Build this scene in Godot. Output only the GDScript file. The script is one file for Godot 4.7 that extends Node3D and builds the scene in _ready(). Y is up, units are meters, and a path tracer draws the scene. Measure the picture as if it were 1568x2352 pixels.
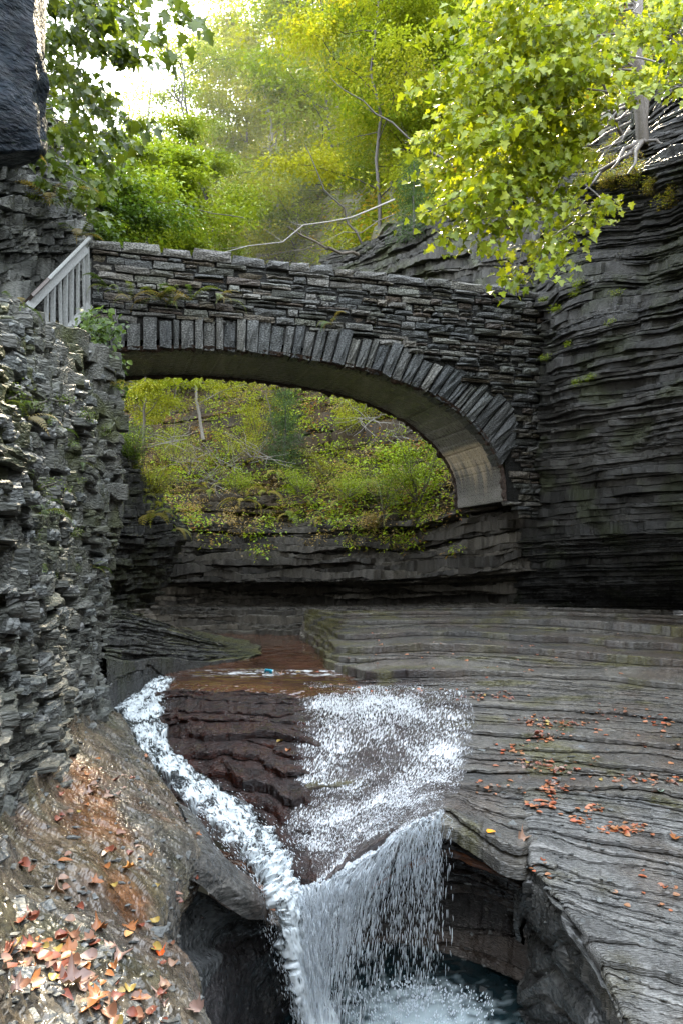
extends Node3D
# A gorge: footbridge of stone over a stream, a cascade on shale ledges, trees above.
# Camera stands CY above the plunge pool (y = 0). P() turns a bearing and a distance in metres into a place.
const F := 1829.0
const CX := 784.0
const HY := 1300.0
const CY := 3.4
const UP := Vector3(0, 1, 0)
var rng := RandomNumberGenerator.new()
var nz := FastNoiseLite.new()
var nf := FastNoiseLite.new()
var nl := FastNoiseLite.new()
var nc := FastNoiseLite.new()
var M := {}
var used := {}
var hit_pos := {}
var hit_dep := {}

func P(x: float, y: float, d: float) -> Vector3:
	return Vector3((x - CX) / F * d, CY + (HY - y) / F * d, -d)
func W(x: float, y: float, d: float) -> Vector3:
	return Vector3(x, CY + y, -d)
func row(a: Array) -> PackedVector3Array:
	var r := PackedVector3Array()
	for i in range(0, a.size(), 3):
		r.append(P(a[i], a[i + 1], a[i + 2]))
	return r
func wrow(a: Array) -> PackedVector3Array:
	var r := PackedVector3Array()
	for i in range(0, a.size(), 3):
		r.append(W(a[i], a[i + 1], a[i + 2]))
	return r
func R(a: float, b: float) -> float:
	return rng.randf_range(a, b)
func numbered(called: String) -> String:
	var n: int = used.get(called, 0)
	used[called] = n + 1
	return called if n == 0 else "%s_%03d" % [called, n]
func tag(o: Node, label: String, category: String = "", group: String = "", kind: String = "") -> Node:
	if label: o.set_meta("label", label)
	if category: o.set_meta("category", category)
	if group: o.set_meta("group", group)
	if kind: o.set_meta("kind", kind)
	return o
func root(called: String, at: Vector3) -> Node3D:
	var o := Node3D.new()
	o.name = numbered(called)
	o.position = at
	add_child(o)
	return o
func obj(called: String, mesh: Mesh, mat: Material, parent: Node = null, at := Vector3.ZERO) -> MeshInstance3D:
	var o := MeshInstance3D.new()
	o.mesh = mesh
	if mat: o.material_override = mat
	o.position = at
	if parent == null:
		o.name = numbered(called)
		add_child(o)
	else:
		var n := 0
		var nm := called
		while parent.has_meta("n_" + nm): 
			n = parent.get_meta("n_" + nm); break
		parent.set_meta("n_" + called, n + 1)
		o.name = called if n == 0 else "%s_%03d" % [called, n]
		parent.add_child(o, true)
	return o
func many(called: String, mesh: Mesh, mat: Material, tr: Array, cols: Array, parent: Node = null) -> MultiMeshInstance3D:
	var mm := MultiMesh.new()
	mm.transform_format = MultiMesh.TRANSFORM_3D
	mm.use_colors = cols.size() > 0
	mm.mesh = mesh
	mm.instance_count = tr.size()
	for i in tr.size():
		mm.set_instance_transform(i, tr[i])
		if cols.size(): mm.set_instance_color(i, cols[i])
	var o := MultiMeshInstance3D.new()
	o.multimesh = mm
	if mat: o.material_override = mat
	o.name = numbered(called) if parent == null else called
	(parent if parent else self).add_child(o, true)
	o.set_meta("kind", "stuff")
	return o

# ---- meshes -------------------------------------------------------------------------------------
func make_mesh(v: PackedVector3Array, idx: PackedInt32Array, col: PackedColorArray = PackedColorArray(), uv: PackedVector2Array = PackedVector2Array()) -> ArrayMesh:
	var n := PackedVector3Array()
	n.resize(v.size())
	for i in range(0, idx.size(), 3):
		var a := idx[i]
		var b := idx[i + 1]
		var c := idx[i + 2]
		var k := (v[c] - v[a]).cross(v[b] - v[a])
		n[a] += k
		n[b] += k
		n[c] += k
	for i in n.size():
		n[i] = n[i].normalized() if n[i].length_squared() > 1e-18 else UP
	var arr := []
	arr.resize(Mesh.ARRAY_MAX)
	arr[Mesh.ARRAY_VERTEX] = v
	arr[Mesh.ARRAY_NORMAL] = n
	arr[Mesh.ARRAY_INDEX] = idx
	if col.size(): arr[Mesh.ARRAY_COLOR] = col
	if uv.size(): arr[Mesh.ARRAY_TEX_UV] = uv
	var m := ArrayMesh.new()
	m.add_surface_from_arrays(Mesh.PRIMITIVE_TRIANGLES, arr)
	return m
func flat_mesh(v: PackedVector3Array, idx: PackedInt32Array, col: PackedColorArray = PackedColorArray()) -> ArrayMesh:
	var v2 := PackedVector3Array()
	var n2 := PackedVector3Array()
	var c2 := PackedColorArray()
	for i in range(0, idx.size(), 3):
		var k := (v[idx[i + 2]] - v[idx[i]]).cross(v[idx[i + 1]] - v[idx[i]]).normalized()
		for j in 3:
			v2.append(v[idx[i + j]])
			n2.append(k)
			if col.size(): c2.append(col[idx[i + j]])
	var arr := []
	arr.resize(Mesh.ARRAY_MAX)
	arr[Mesh.ARRAY_VERTEX] = v2
	arr[Mesh.ARRAY_NORMAL] = n2
	if c2.size(): arr[Mesh.ARRAY_COLOR] = c2
	var m := ArrayMesh.new()
	m.add_surface_from_arrays(Mesh.PRIMITIVE_TRIANGLES, arr)
	return m
func grid_index(rows: int, cols: int) -> PackedInt32Array:
	var idx := PackedInt32Array()
	idx.resize((rows - 1) * (cols - 1) * 6)
	var k := 0
	for r in rows - 1:
		for c in cols - 1:
			var a := r * cols + c
			var b := a + cols
			idx[k] = a
			idx[k + 1] = b
			idx[k + 2] = b + 1
			idx[k + 3] = a
			idx[k + 4] = b + 1
			idx[k + 5] = a + 1
			k += 6
	return idx
func cat(a: Vector3, b: Vector3, c: Vector3, d: Vector3, t: float) -> Vector3:
	return b.cubic_interpolate(c, a, d, t)
func seen_at(p: Vector3) -> void:
	var d := -p.z
	if d < 0.5: return
	var x := int((p.x / d * F + CX) / 4.0)
	var y := int((HY - (p.y - CY) / d * F) / 4.0)
	if x < 0 or y < 0 or x > 392 or y > 588: return
	var k := y * 400 + x
	if not hit_dep.has(k) or hit_dep[k] > d:
		hit_dep[k] = d
		hit_pos[k] = p
func hit(x: float, y: float, reach := 5) -> Vector3:
	var bx := int(x / 4.0)
	var by := int(y / 4.0)
	for r in reach + 1:
		var best := 1e9
		var bp := Vector3.ZERO
		for dy in range(-r, r + 1):
			for dx in range(-r, r + 1):
				if maxi(absi(dx), absi(dy)) != r: continue
				var k := (by + dy) * 400 + bx + dx
				if hit_dep.has(k) and hit_dep[k] < best:
					best = hit_dep[k]
					bp = hit_pos[k]
		if best < 1e8: return bp
	return Vector3.ZERO

func columns(net: Array, ncol: int, lin := false) -> Array:
	# every row of the net resampled at the same ncol places, closer together where the rock is nearer
	var k: int = net[0].size()
	var w := PackedFloat32Array()
	var tot := 0.0
	for i in k - 1:
		var s := 0.0
		for r in net:
			s += (r[i + 1] - r[i]).length() / maxf(2.0, -(r[i].z + r[i + 1].z) * 0.5)
		w.append(s)
		tot += s
	var out := []
	for r in net: 
		var q := PackedVector3Array()
		q.resize(ncol)
		out.append(q)
	var i := 0
	var acc := 0.0
	for c in ncol:
		var want := tot * c / (ncol - 1.0)
		while i < k - 2 and want > acc + w[i]:
			acc += w[i]
			i += 1
		var f := clampf((want - acc) / w[i], 0.0, 1.0)
		for j in net.size():
			var r: PackedVector3Array = net[j]
			out[j][c] = r[i].lerp(r[i + 1], f) if lin else cat(r[maxi(0, i - 1)], r[i], r[i + 1], r[mini(k - 1, i + 2)], f)
	return out

# rock as a stack of beds: each bed has a broken front of its own and a tread that runs back to the next
func strata(net: Array, ncol: int, tmin: float, tmax: float, sd: int, o: Dictionary, colf: Callable) -> ArrayMesh:
	rng.seed = sd
	var A: float = o.get("bed", 0.03)
	var B: float = o.get("block", 0.03)
	var BL: float = o.get("len", 0.3)
	var C: float = o.get("rough", 0.01)
	var D: float = o.get("swell", 0.0)
	var fr: float = o.get("freq", 5.0)
	var wav: float = o.get("wave", 0.3)
	var wf: float = o.get("wave_freq", 0.6)
	var step: float = o.get("tread", 0.05)
	var ntmax: int = o.get("treads", 6)
	var bump: float = o.get("bump", 0.006)
	var nfc: int = o.get("faces", 0)
	var tilt: float = o.get("tilt", 0.0)
	var tilt2: float = o.get("tilt_wet", 0.0)
	var bump2: float = o.get("bump_wet", 0.0)
	var bfx: float = o.get("bump_fx", 2.5)
	var bfz: float = o.get("bump_fz", 16.0)
	var under: float = o.get("under", 0.0)
	var G := columns(net, ncol, o.get("lin", false))
	var J := net.size()
	var L := PackedFloat32Array()
	for j in J - 1:
		var s := 0.0
		for c in range(0, ncol, 7):
			s += (G[j + 1][c] - G[j][c]).length()
		L.append(maxf(0.02, s / ceili(ncol / 7.0)))
	var tb := PackedFloat32Array([0.0])
	var t := 0.0
	while t < J - 1 - 0.001:
		var th := lerpf(tmin, tmax, pow(rng.randf(), o.get("vary", 1.8))) * (R(1.4, 2.6) if rng.randf() < 0.1 else 1.0)
		var jj := mini(int(t), J - 2)
		if o.has("grow"): th *= lerpf(1.0, 2.3, smooth(8.6, 10.0, -G[jj][ncol * 2 / 3].z))
		if o.has("grow"): th = minf(th, 0.62)
		t += th / L[jj]
		tb.append(minf(t, J - 1.0))
	var nb := tb.size() - 1
	var V := PackedVector3Array()
	var K := PackedColorArray()
	var rows := 0
	var lower := PackedVector3Array()
	var upper := PackedVector3Array()
	lower.resize(ncol)
	upper.resize(ncol)
	var prev_top := PackedVector3Array()
	var outv := PackedVector3Array()
	outv.resize(ncol)
	var offs := PackedFloat32Array()
	offs.resize(ncol)
	var bcol := PackedFloat32Array()
	bcol.resize(ncol)
	for b in nb + 1:
		# the line between bed b - 1 and bed b
		for c in ncol:
			var tt := tb[b]
			if b > 0 and b < nb:
				var p0: Vector3 = G[int(tt)][c]
				var mid := (tb[mini(nb, b + 1)] - tb[b - 1]) * 0.5
				if o.has("grow"): mid *= lerpf(1.0, 0.4, smooth(8.6, 10.0, -p0.z))
				tt += nz.get_noise_3d(p0.x * wf + b * 0.23, b * 0.6, p0.z * wf) * mid * wav * 2.0
			tt = clampf(tt, 0.0, J - 1.0)
			var j := mini(int(tt), J - 2)
			upper[c] = G[j][c].lerp(G[j + 1][c], tt - j)
		if b > 0:
			# bed b - 1 between lower and upper
			var boff := A * R(-1, 1)
			var left := 0.0
			var bo := 0.0
			var bc := R(0, 1)
			var brand := R(0, 1)
			var skip := R(0.1, 1.9)
			for c in ncol:
				if c > 0: left -= (lower[c] - lower[c - 1]).length()
				if left <= 0.0:
					left = BL * R(0.25, 1.9)
					bo = B * R(-1, 1)
					if rng.randf() < 0.12: bo += B * R(0.4, 1.2) * (1 if rng.randf() < 0.5 else -1)
					bc = R(0, 1)
				var tan := lower[mini(c + 1, ncol - 1)] - lower[maxi(c - 1, 0)]
				tan.y = 0
				var ov := tan.cross(UP)
				outv[c] = ov.normalized() if ov.length_squared() > 1e-10 else (outv[c - 1] if c > 0 else Vector3(0, 0, 1))
				var p := lower[c]
				offs[c] = boff + bo + C * nz.get_noise_3d(p.x * fr, p.y * fr * 1.5, p.z * fr) * 2.0 + D * nl.get_noise_3d(p.x, p.y * 1.6, p.z)
				bcol[c] = bc
			var first := V.size()
			# treads from the top of the bed below
			if prev_top.size():
				var s := 0.0
				for c in range(0, ncol, 5):
					s += (Vector3(lower[c].x, 0, lower[c].z) + outv[c] * offs[c] - Vector3(prev_top[c].x, 0, prev_top[c].z)).length()
				s /= ceili(ncol / 5.0)
				var nt := clampi(int(s / step * 7.0 / maxf(4.0, -lower[ncol / 2].z)), 0, ntmax)
				for q in nt:
					var f := (q + 1.0) / (nt + 1.0)
					for c in ncol:
						var e := lower[c] + outv[c] * (offs[c] - 0.01)
						var p := prev_top[c].lerp(e, f)
						p.y += (bump if bump2 == 0.0 else lerpf(bump2, bump, smooth(640.0, 800.0, p.x / -p.z * F + CX))) * nf.get_noise_3d(p.x * bfx, b * 0.35, p.z * bfz)
						V.append(p)
						K.append(colf.call(p, brand, 1, bcol[c]))
					rows += 1
			var plan_rows := [0, 1, 1] if nfc == 0 else [0, 1, 1, 9]
			plan_rows.append_array([2, 2, 3, 3])
			for q in plan_rows:
				for c in ncol:
					var lo := lower[c]
					var tl := tilt
					if tilt2 > 0.0: tl = lerpf(tilt2, tilt, smooth(640.0, 780.0, lo.x / -lo.z * F + CX))
					if o.has("vary"): tl = minf(1.0, tl * skip)
					if o.has("grow"): tl *= 1.0 - 0.85 * smooth(8.6, 10.0, -lo.z)
					var y1 := maxf(lerpf(upper[c].y, lo.y, tl), lo.y + 0.006)
					var th := y1 - lo.y
					var ch := minf(th * 0.22, o.get("chamfer", 0.009))
					var y := lo.y
					var of := offs[c]
					if q == 0: of -= ch * 1.4 + under * minf(1.0, th * 40.0)
					elif q == 1: y += ch
					elif q == 2: y = y1 - ch
					elif q == 3:
						y = y1
						of -= ch
					else:
						y = (lo.y + y1) * 0.5
					of += C * 0.6 * nf.get_noise_3d(lo.x * 9, y * 30, lo.z * 9)
					var p := lo + outv[c] * of
					p.y = y + (bump * nf.get_noise_3d(p.x * 7, b * 3.1, p.z * 7) if q == 2 or q == 3 else 0.0)
					V.append(p)
					K.append(colf.call(p, brand, 1 if q == 3 else 0, bcol[c]))
				rows += 1
			prev_top = V.slice(V.size() - ncol)
			if o.get("hit", true):
				for i in range(first, V.size(), 1):
					seen_at(V[i])
		for c in ncol: lower[c] = upper[c]
	if o.has("split"):
		# the same rock in two materials, left and right of a column
		var cs := 1
		while cs < ncol - 2 and G[1][cs].x / -G[1][cs].z * F + CX < o.split: cs += 1
		var idx := grid_index(rows, ncol)
		var both := [PackedInt32Array(), PackedInt32Array()]
		for i in range(0, idx.size(), 6):
			both[0 if idx[i] % ncol < cs else 1].append_array(idx.slice(i, i + 6))
		var two := make_mesh(V, both[0], K)
		var arr := make_mesh(V, both[1], K).surface_get_arrays(0)
		two.add_surface_from_arrays(Mesh.PRIMITIVE_TRIANGLES, arr)
		return two
	return make_mesh(V, grid_index(rows, ncol), K)

# a smooth patch over a net, pushed out along its normal by disp
func sheet(net: Array, nc: int, nr: int, disp: Callable, colf: Callable, record := true, lin := false) -> ArrayMesh:
	var G := columns(net, nc, lin)
	var J := net.size()
	var V := PackedVector3Array()
	V.resize(nc * nr)
	for r in nr:
		var tt := (J - 1.0) * r / (nr - 1.0)
		var j := mini(int(tt), J - 2)
		var f := tt - j
		for c in nc:
			V[r * nc + c] = G[j][c].lerp(G[j + 1][c], f) if lin else cat(G[maxi(0, j - 1)][c], G[j][c], G[j + 1][c], G[mini(J - 1, j + 2)][c], f)
	var Q := V.duplicate()
	var K := PackedColorArray()
	K.resize(V.size())
	for r in nr:
		for c in nc:
			var i := r * nc + c
			var du := V[r * nc + mini(c + 1, nc - 1)] - V[r * nc + maxi(c - 1, 0)]
			var dv := V[mini(r + 1, nr - 1) * nc + c] - V[maxi(r - 1, 0) * nc + c]
			var n := du.cross(dv).normalized()
			Q[i] = V[i] + n * disp.call(V[i], c / (nc - 1.0), r / (nr - 1.0))
			K[i] = colf.call(Q[i], c / (nc - 1.0), r / (nr - 1.0))
	if record:
		for p in Q: seen_at(p)
	return make_mesh(Q, grid_index(nr, nc), K)

func add_tube(v: PackedVector3Array, idx: PackedInt32Array, pts: Array, rad: Array, sides: int) -> void:
	var base := v.size()
	var n := pts.size()
	var ref := Vector3(0.31, 0.2, 0.9).normalized()
	for i in n:
		var t: Vector3 = (pts[mini(i + 1, n - 1)] - pts[maxi(i - 1, 0)]).normalized()
		var a := t.cross(ref).normalized()
		var b := t.cross(a)
		for k in sides:
			var w := TAU * k / sides
			v.append(pts[i] + (a * cos(w) + b * sin(w)) * rad[i])
	for i in n - 1:
		for k in sides:
			var p := base + i * sides + k
			var q := base + i * sides + (k + 1) % sides
			idx.append_array(PackedInt32Array([p, q, q + sides, p, q + sides, p + sides]))
	var e := v.size()
	v.append(pts[n - 1])
	for k in sides:
		idx.append_array(PackedInt32Array([base + (n - 1) * sides + k, base + (n - 1) * sides + (k + 1) % sides, e]))
func tube_mesh(pts: Array, rad: Array, sides := 6) -> ArrayMesh:
	var v := PackedVector3Array()
	var idx := PackedInt32Array()
	add_tube(v, idx, pts, rad, sides)
	return make_mesh(v, idx)
func wander(a: Vector3, b: Vector3, n: int, amp: float, sag := 0.0) -> Array:
	var pts := []
	for i in n + 1:
		var f := float(i) / n
		var p := a.lerp(b, f)
		var k := sin(PI * f) * amp
		p += Vector3(R(-1, 1), R(-1, 1) * 0.6, R(-1, 1)) * k * 0.5
		p.y += sag * sin(PI * f)
		pts.append(p)
	return pts
func taper(n: int, r0: float, r1: float) -> Array:
	var a := []
	for i in n: a.append(lerpf(r0, r1, float(i) / (n - 1)))
	return a

# ---- materials ----------------------------------------------------------------------------------
func noise_tex(sd: int, freq: float, oct: int, size := 512, lo := 0.0, hi := 1.0, kind := FastNoiseLite.TYPE_SIMPLEX_SMOOTH) -> NoiseTexture2D:
	var n := FastNoiseLite.new()
	n.seed = sd
	n.noise_type = kind
	n.frequency = freq
	n.fractal_octaves = oct
	n.fractal_gain = 0.55
	var t := NoiseTexture2D.new()
	t.width = size
	t.height = size
	t.seamless = true
	t.noise = n
	if lo != 0.0 or hi != 1.0:
		var g := Gradient.new()
		g.set_color(0, Color(lo, lo, lo))
		g.set_color(1, Color(hi, hi, hi))
		t.color_ramp = g
	return t
func rock_mat(rough: float, scale: Vector3, relief: float, spec := 0.5) -> StandardMaterial3D:
	var m := StandardMaterial3D.new()
	m.vertex_color_use_as_albedo = true
	m.albedo_texture = M.grain
	m.roughness = rough
	m.roughness_texture = M.wet
	m.roughness_texture_channel = BaseMaterial3D.TEXTURE_CHANNEL_RED
	m.metallic_specular = spec
	m.uv1_triplanar = true
	m.uv1_world_triplanar = true
	m.uv1_scale = scale
	m.uv1_triplanar_sharpness = 3.0
	m.heightmap_enabled = true
	m.heightmap_texture = M.relief
	m.heightmap_scale = relief
	return m
func plain(c: Color, rough: float, spec := 0.5) -> StandardMaterial3D:
	var m := StandardMaterial3D.new()
	m.albedo_color = c.linear_to_srgb()
	m.roughness = rough
	m.metallic_specular = spec
	return m
func leafy(back: float) -> StandardMaterial3D:
	var m := StandardMaterial3D.new()
	m.vertex_color_use_as_albedo = true
	m.roughness = 0.42
	m.backlight_enabled = true
	m.backlight = Color(back, back * 0.98, back * 0.75)
	m.cull_mode = BaseMaterial3D.CULL_DISABLED
	return m
func materials() -> void:
	nz.seed = 11; nz.frequency = 1.0; nz.fractal_octaves = 3
	nf.seed = 23; nf.frequency = 1.0; nf.fractal_octaves = 2
	nc.noise_type = FastNoiseLite.TYPE_CELLULAR; nc.cellular_return_type = FastNoiseLite.RETURN_CELL_VALUE; nc.frequency = 1.0; nc.cellular_jitter = 0.9
	nl.seed = 37; nl.frequency = 0.55; nl.fractal_octaves = 3
	M.grain = noise_tex(3, 0.02, 6, 1024, 0.45, 1.0)
	M.lichen = noise_tex(13, 0.03, 6, 512, 0.2, 1.0)
	M.relief = noise_tex(5, 0.03, 5)
	M.wet = noise_tex(7, 0.012, 4, 512, 0.25, 1.0)
	M.wall = rock_mat(0.75, Vector3(1.0, 2.2, 1.0), 1.6, 0.36)
	M.matt = rock_mat(0.95, Vector3(0.8, 1.4, 0.8), 1.6, 0.22)
	M.slab = rock_mat(0.5, Vector3(0.7, 6.0, 3.2), 1.2)
	M.dry_slab = rock_mat(0.75, Vector3(0.8, 5.0, 1.2), 1.4, 0.34)
	M.slab_a = rock_mat(0.28, Vector3(0.7, 6.0, 3.2), 1.6, 0.6)
	M.slab_wet = rock_mat(0.13, Vector3(1.0, 7.0, 3.0), 2.2, 0.42)
	M.wet_slab = rock_mat(0.25, Vector3(0.6, 5.0, 1.2), 1.0)
	M.smooth = rock_mat(0.4, Vector3(0.9, 1.4, 0.9), 1.2)
	M.stone = rock_mat(0.7, Vector3(1.6, 2.2, 1.6), 1.6, 0.36)
	M.stone.albedo_texture = M.lichen
	M.bark = rock_mat(0.8, Vector3(6, 1.5, 6), 0.6)
	M.leaf = leafy(1.0)
	M.leaf_dark = leafy(0.8)
	M.litter = leafy(0.35)

func _ready() -> void:
	var cam := Camera3D.new()
	cam.name = "camera"
	cam.projection = Camera3D.PROJECTION_FRUSTUM
	cam.near = 0.1
	cam.far = 400.0
	cam.size = 2.0 * 0.1 * 1176.0 / F
	cam.frustum_offset = Vector2(0, 0.1 * (HY - 1176.0) / F)
	cam.position = Vector3(0, CY, 0)
	add_child(cam)
	cam.current = true
	var we := WorldEnvironment.new()
	we.name = "world_environment"
	var env := Environment.new()
	env.background_mode = Environment.BG_SKY
	var sky := Sky.new()
	var sm := ProceduralSkyMaterial.new()
	sm.sky_top_color = Color(0.88, 0.92, 0.97)
	sm.sky_horizon_color = Color(1.0, 0.99, 0.97)
	sm.sky_curve = 0.25
	sm.ground_bottom_color = Color(0.05, 0.05, 0.04)
	sm.ground_horizon_color = Color(0.1, 0.1, 0.09)
	sm.sun_angle_max = 30.0
	sm.sky_energy_multiplier = 1.0
	sky.sky_material = sm
	env.sky = sky
	env.background_energy_multiplier = 1.0
	env.tonemap_mode = Environment.TONE_MAPPER_LINEAR
	env.tonemap_exposure = 8.3
	env.volumetric_fog_enabled = true
	env.volumetric_fog_density = 0.0
	env.sdfgi_enabled = true
	env.ssao_enabled = true
	env.ssil_enabled = true
	we.environment = env
	add_child(we)
	var sun := DirectionalLight3D.new()
	sun.name = "sun"
	sun.light_color = Color(1.0, 0.93, 0.8)
	sun.light_energy = 1.5
	sun.light_angular_distance = 0.5
	sun.shadow_enabled = true
	add_child(sun)
	sun.look_at_from_position(Vector3(0.07, 0.7, -0.71) * 40.0, Vector3.ZERO)
	var mist := FogVolume.new()
	mist.name = "valley_mist"
	mist.shape = RenderingServer.FOG_VOLUME_SHAPE_BOX
	mist.size = Vector3(40, 34, 40)
	mist.position = Vector3(-4, CY + 18.5, -44)
	var fm := FogMaterial.new()
	fm.albedo = Color(1.0, 0.98, 0.93)
	fm.density = 0.0065
	mist.material = fm
	mist.set_meta("kind", "stuff")
	add_child(mist)
	materials()
	build_rock()
	build_water()
	build_bridge()
	build_plants()
	build_details()

# ---- bedrock ------------------------------------------------------------------------------------
func tone(c: Color, f: float) -> Color:
	return Color(c.r * f, c.g * f, c.b * f)
func col_wall(p: Vector3, br: float, k: int, bc: float) -> Color:
	var c := Color(0.15, 0.158, 0.138).lerp(Color(0.29, 0.285, 0.245), bc * 0.6 + br * 0.3)
	var m := nz.get_noise_3d(p.x * 1.3 + 9, p.y * 1.1, p.z * 0.9)
	if m > 0.0: c = c.lerp(Color(0.1, 0.115, 0.025), clampf((m - 0.0) * 3.0, 0.0, 0.75) * clampf((p.y - 2.6) * 0.6, 0.15, 1.0))
	if p.y < 3.0: c = c.lerp(Color(0.24, 0.25, 0.235), clampf((3.0 - p.y) * 0.4, 0, 0.45))
	return tone(c, 0.8 + 0.5 * nf.get_noise_3d(p.x * 4, p.y * 4, p.z * 4))
func col_dark(p: Vector3, br: float, k: int, bc: float) -> Color:
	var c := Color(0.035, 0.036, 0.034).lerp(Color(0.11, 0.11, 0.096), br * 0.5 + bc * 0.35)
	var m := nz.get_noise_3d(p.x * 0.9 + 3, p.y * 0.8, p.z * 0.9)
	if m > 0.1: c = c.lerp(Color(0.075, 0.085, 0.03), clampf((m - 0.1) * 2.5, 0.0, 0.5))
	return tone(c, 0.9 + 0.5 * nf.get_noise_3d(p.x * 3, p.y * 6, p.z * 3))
func col_right(p: Vector3, br: float, k: int, bc: float) -> Color:
	var c := Color(0.035, 0.036, 0.034).lerp(Color(0.13, 0.125, 0.11), br * 0.55 + bc * 0.35)
	var m := nz.get_noise_3d(p.x * 0.8 + 31, p.y * 1.2, p.z * 0.8)
	if m > 0.05: c = c.lerp(Color(0.085, 0.1, 0.045), clampf((m - 0.05) * 2.5, 0.0, 0.6))
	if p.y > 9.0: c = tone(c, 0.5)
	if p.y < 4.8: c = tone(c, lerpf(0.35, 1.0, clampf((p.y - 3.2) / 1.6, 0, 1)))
	return tone(c, 0.9 + 0.5 * nf.get_noise_3d(p.x * 3, p.y * 6, p.z * 3))
func col_slab(p: Vector3, br: float, k: int, bc: float) -> Color:
	var c := Color(0.075, 0.068, 0.056).lerp(Color(0.3, 0.27, 0.22), br * 0.45 + bc * 0.5)
	var damp := nz.get_noise_3d(p.x * 0.8 + 14, 2.0, p.z * 1.1)
	if damp > 0.0: c = c.lerp(Color(0.13, 0.085, 0.055), clampf(damp * 1.8, 0, 0.55))
	var sx := p.x / -p.z * F + CX
	# the stream bed is stained brown where the water runs
	var edge := 705.0 + 60.0 * nz.get_noise_2d(p.x * 2, p.z * 2)
	if -p.z < 9.6:
		var wet := clampf((edge + 330.0 - sx) / 120.0, 0.0, 1.0)
		c = c.lerp(Color(0.06, 0.022, 0.013).lerp(Color(0.03, 0.018, 0.014), bc), wet)
	var m := nz.get_noise_3d(p.x * 0.9 + 60, 0.0, p.z * 1.7)
	var near_shore := clampf((-p.z - 9.0) / 2.5, 0.0, 1.0) * clampf((980.0 - sx) / 200.0, 0.0, 1.0)
	if m + near_shore * 0.35 > 0.2 and sx > 700: c = c.lerp(Color(0.15, 0.135, 0.02), clampf((m + near_shore * 0.35 - 0.2) * 3.0, 0.0, 0.7))
	return tone(c, 0.92 + 0.45 * nf.get_noise_3d(p.x * 3, p.y * 9, p.z * 5))
func col_low(p: Vector3, br: float, k: int, bc: float) -> Color:
	var c := Color(0.12, 0.118, 0.108).lerp(Color(0.5, 0.485, 0.45), br * 0.4 + bc * 0.5)
	var damp := nz.get_noise_3d(p.x * 1.1 + 14, 2.0, p.z * 1.1)
	if damp > 0.05: c = c.lerp(Color(0.16, 0.11, 0.07), clampf(damp * 1.6, 0, 0.5))
	var m := nz.get_noise_3d(p.x * 1.2 + 90, p.y, p.z * 1.4)
	if m > 0.2: c = c.lerp(Color(0.12, 0.1, 0.03), clampf((m - 0.2) * 2.0, 0.0, 0.6))
	return tone(c, 0.92 + 0.45 * nf.get_noise_3d(p.x * 4, p.y * 9, p.z * 4))
func col_bowl(p: Vector3, br: float, k: int, bc: float) -> Color:
	var c := Color(0.03, 0.028, 0.028).lerp(Color(0.09, 0.07, 0.058), br)
	if br > 0.4 and p.y > 0.9: c = c.lerp(Color(0.42, 0.15, 0.06), 0.95 * clampf(0.4 + nz.get_noise_3d(p.x * 1.5, p.y * 6, p.z) * 1.8, 0, 1))
	return tone(c, 0.9 + 0.6 * nf.get_noise_3d(p.x * 2, p.y * 10, p.z * 2))
func col_ledge(p: Vector3, u: float, v: float) -> Color:
	var c := Color(0.165, 0.15, 0.125)
	var m := nz.get_noise_3d(p.x * 1.1 + 4, p.y * 1.1, p.z * 1.1)
	var rust := clampf(nz.get_noise_3d(p.x * 0.9 - 7, p.y * 0.5, p.z * 0.9) * 2.2 + 0.35, 0.0, 1.0) * clampf((-p.z - 2.8) * 1.2, 0, 1) * clampf((6.3 + p.z) * 0.8, 0, 1)
	var a := P(180, 1780, 4.9)
	var b := P(285, 2030, 3.6)
	var q := a + (b - a) * clampf((p - a).dot(b - a) / (b - a).length_squared(), 0, 1)
	rust = maxf(rust * 0.6, smooth(0.34, 0.06, p.distance_to(q) + nz.get_noise_3d(p.x * 3, p.y * 3, p.z * 3) * 0.2))
	c = c.lerp(Color(0.27, 0.115, 0.045), rust * 0.85)
	var tan := nz.get_noise_3d(p.x * 1.6 + 20, p.y * 1.6, p.z * 1.6)
	if tan > 0.05: c = c.lerp(Color(0.24, 0.185, 0.12), clampf((tan - 0.05) * 3.0, 0, 0.6))
	if m > 0.15: c = c.lerp(Color(0.1, 0.1, 0.05), clampf((m - 0.15) * 2.0, 0, 0.5))
	return tone(c, 0.95 + 0.7 * nf.get_noise_3d(p.x * 5, p.y * 5, p.z * 5))
func col_lobe(p: Vector3, u: float, v: float) -> Color:
	var c := Color(0.13, 0.125, 0.115)
	c = c.lerp(Color(0.13, 0.06, 0.03), clampf((v - 0.6) * 2.0, 0, 0.8))
	return tone(c, 0.95 + 0.5 * nf.get_noise_3d(p.x * 6, p.y * 6, p.z * 6))
func col_hollow(p: Vector3, u: float, v: float) -> Color:
	var c := Color(0.12, 0.125, 0.125)
	if p.y < 0.95: c = Color(0.06, 0.055, 0.055)
	return tone(c, 0.9 + 0.6 * nf.get_noise_3d(p.x * 2, p.y * 9, p.z * 2))

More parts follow.
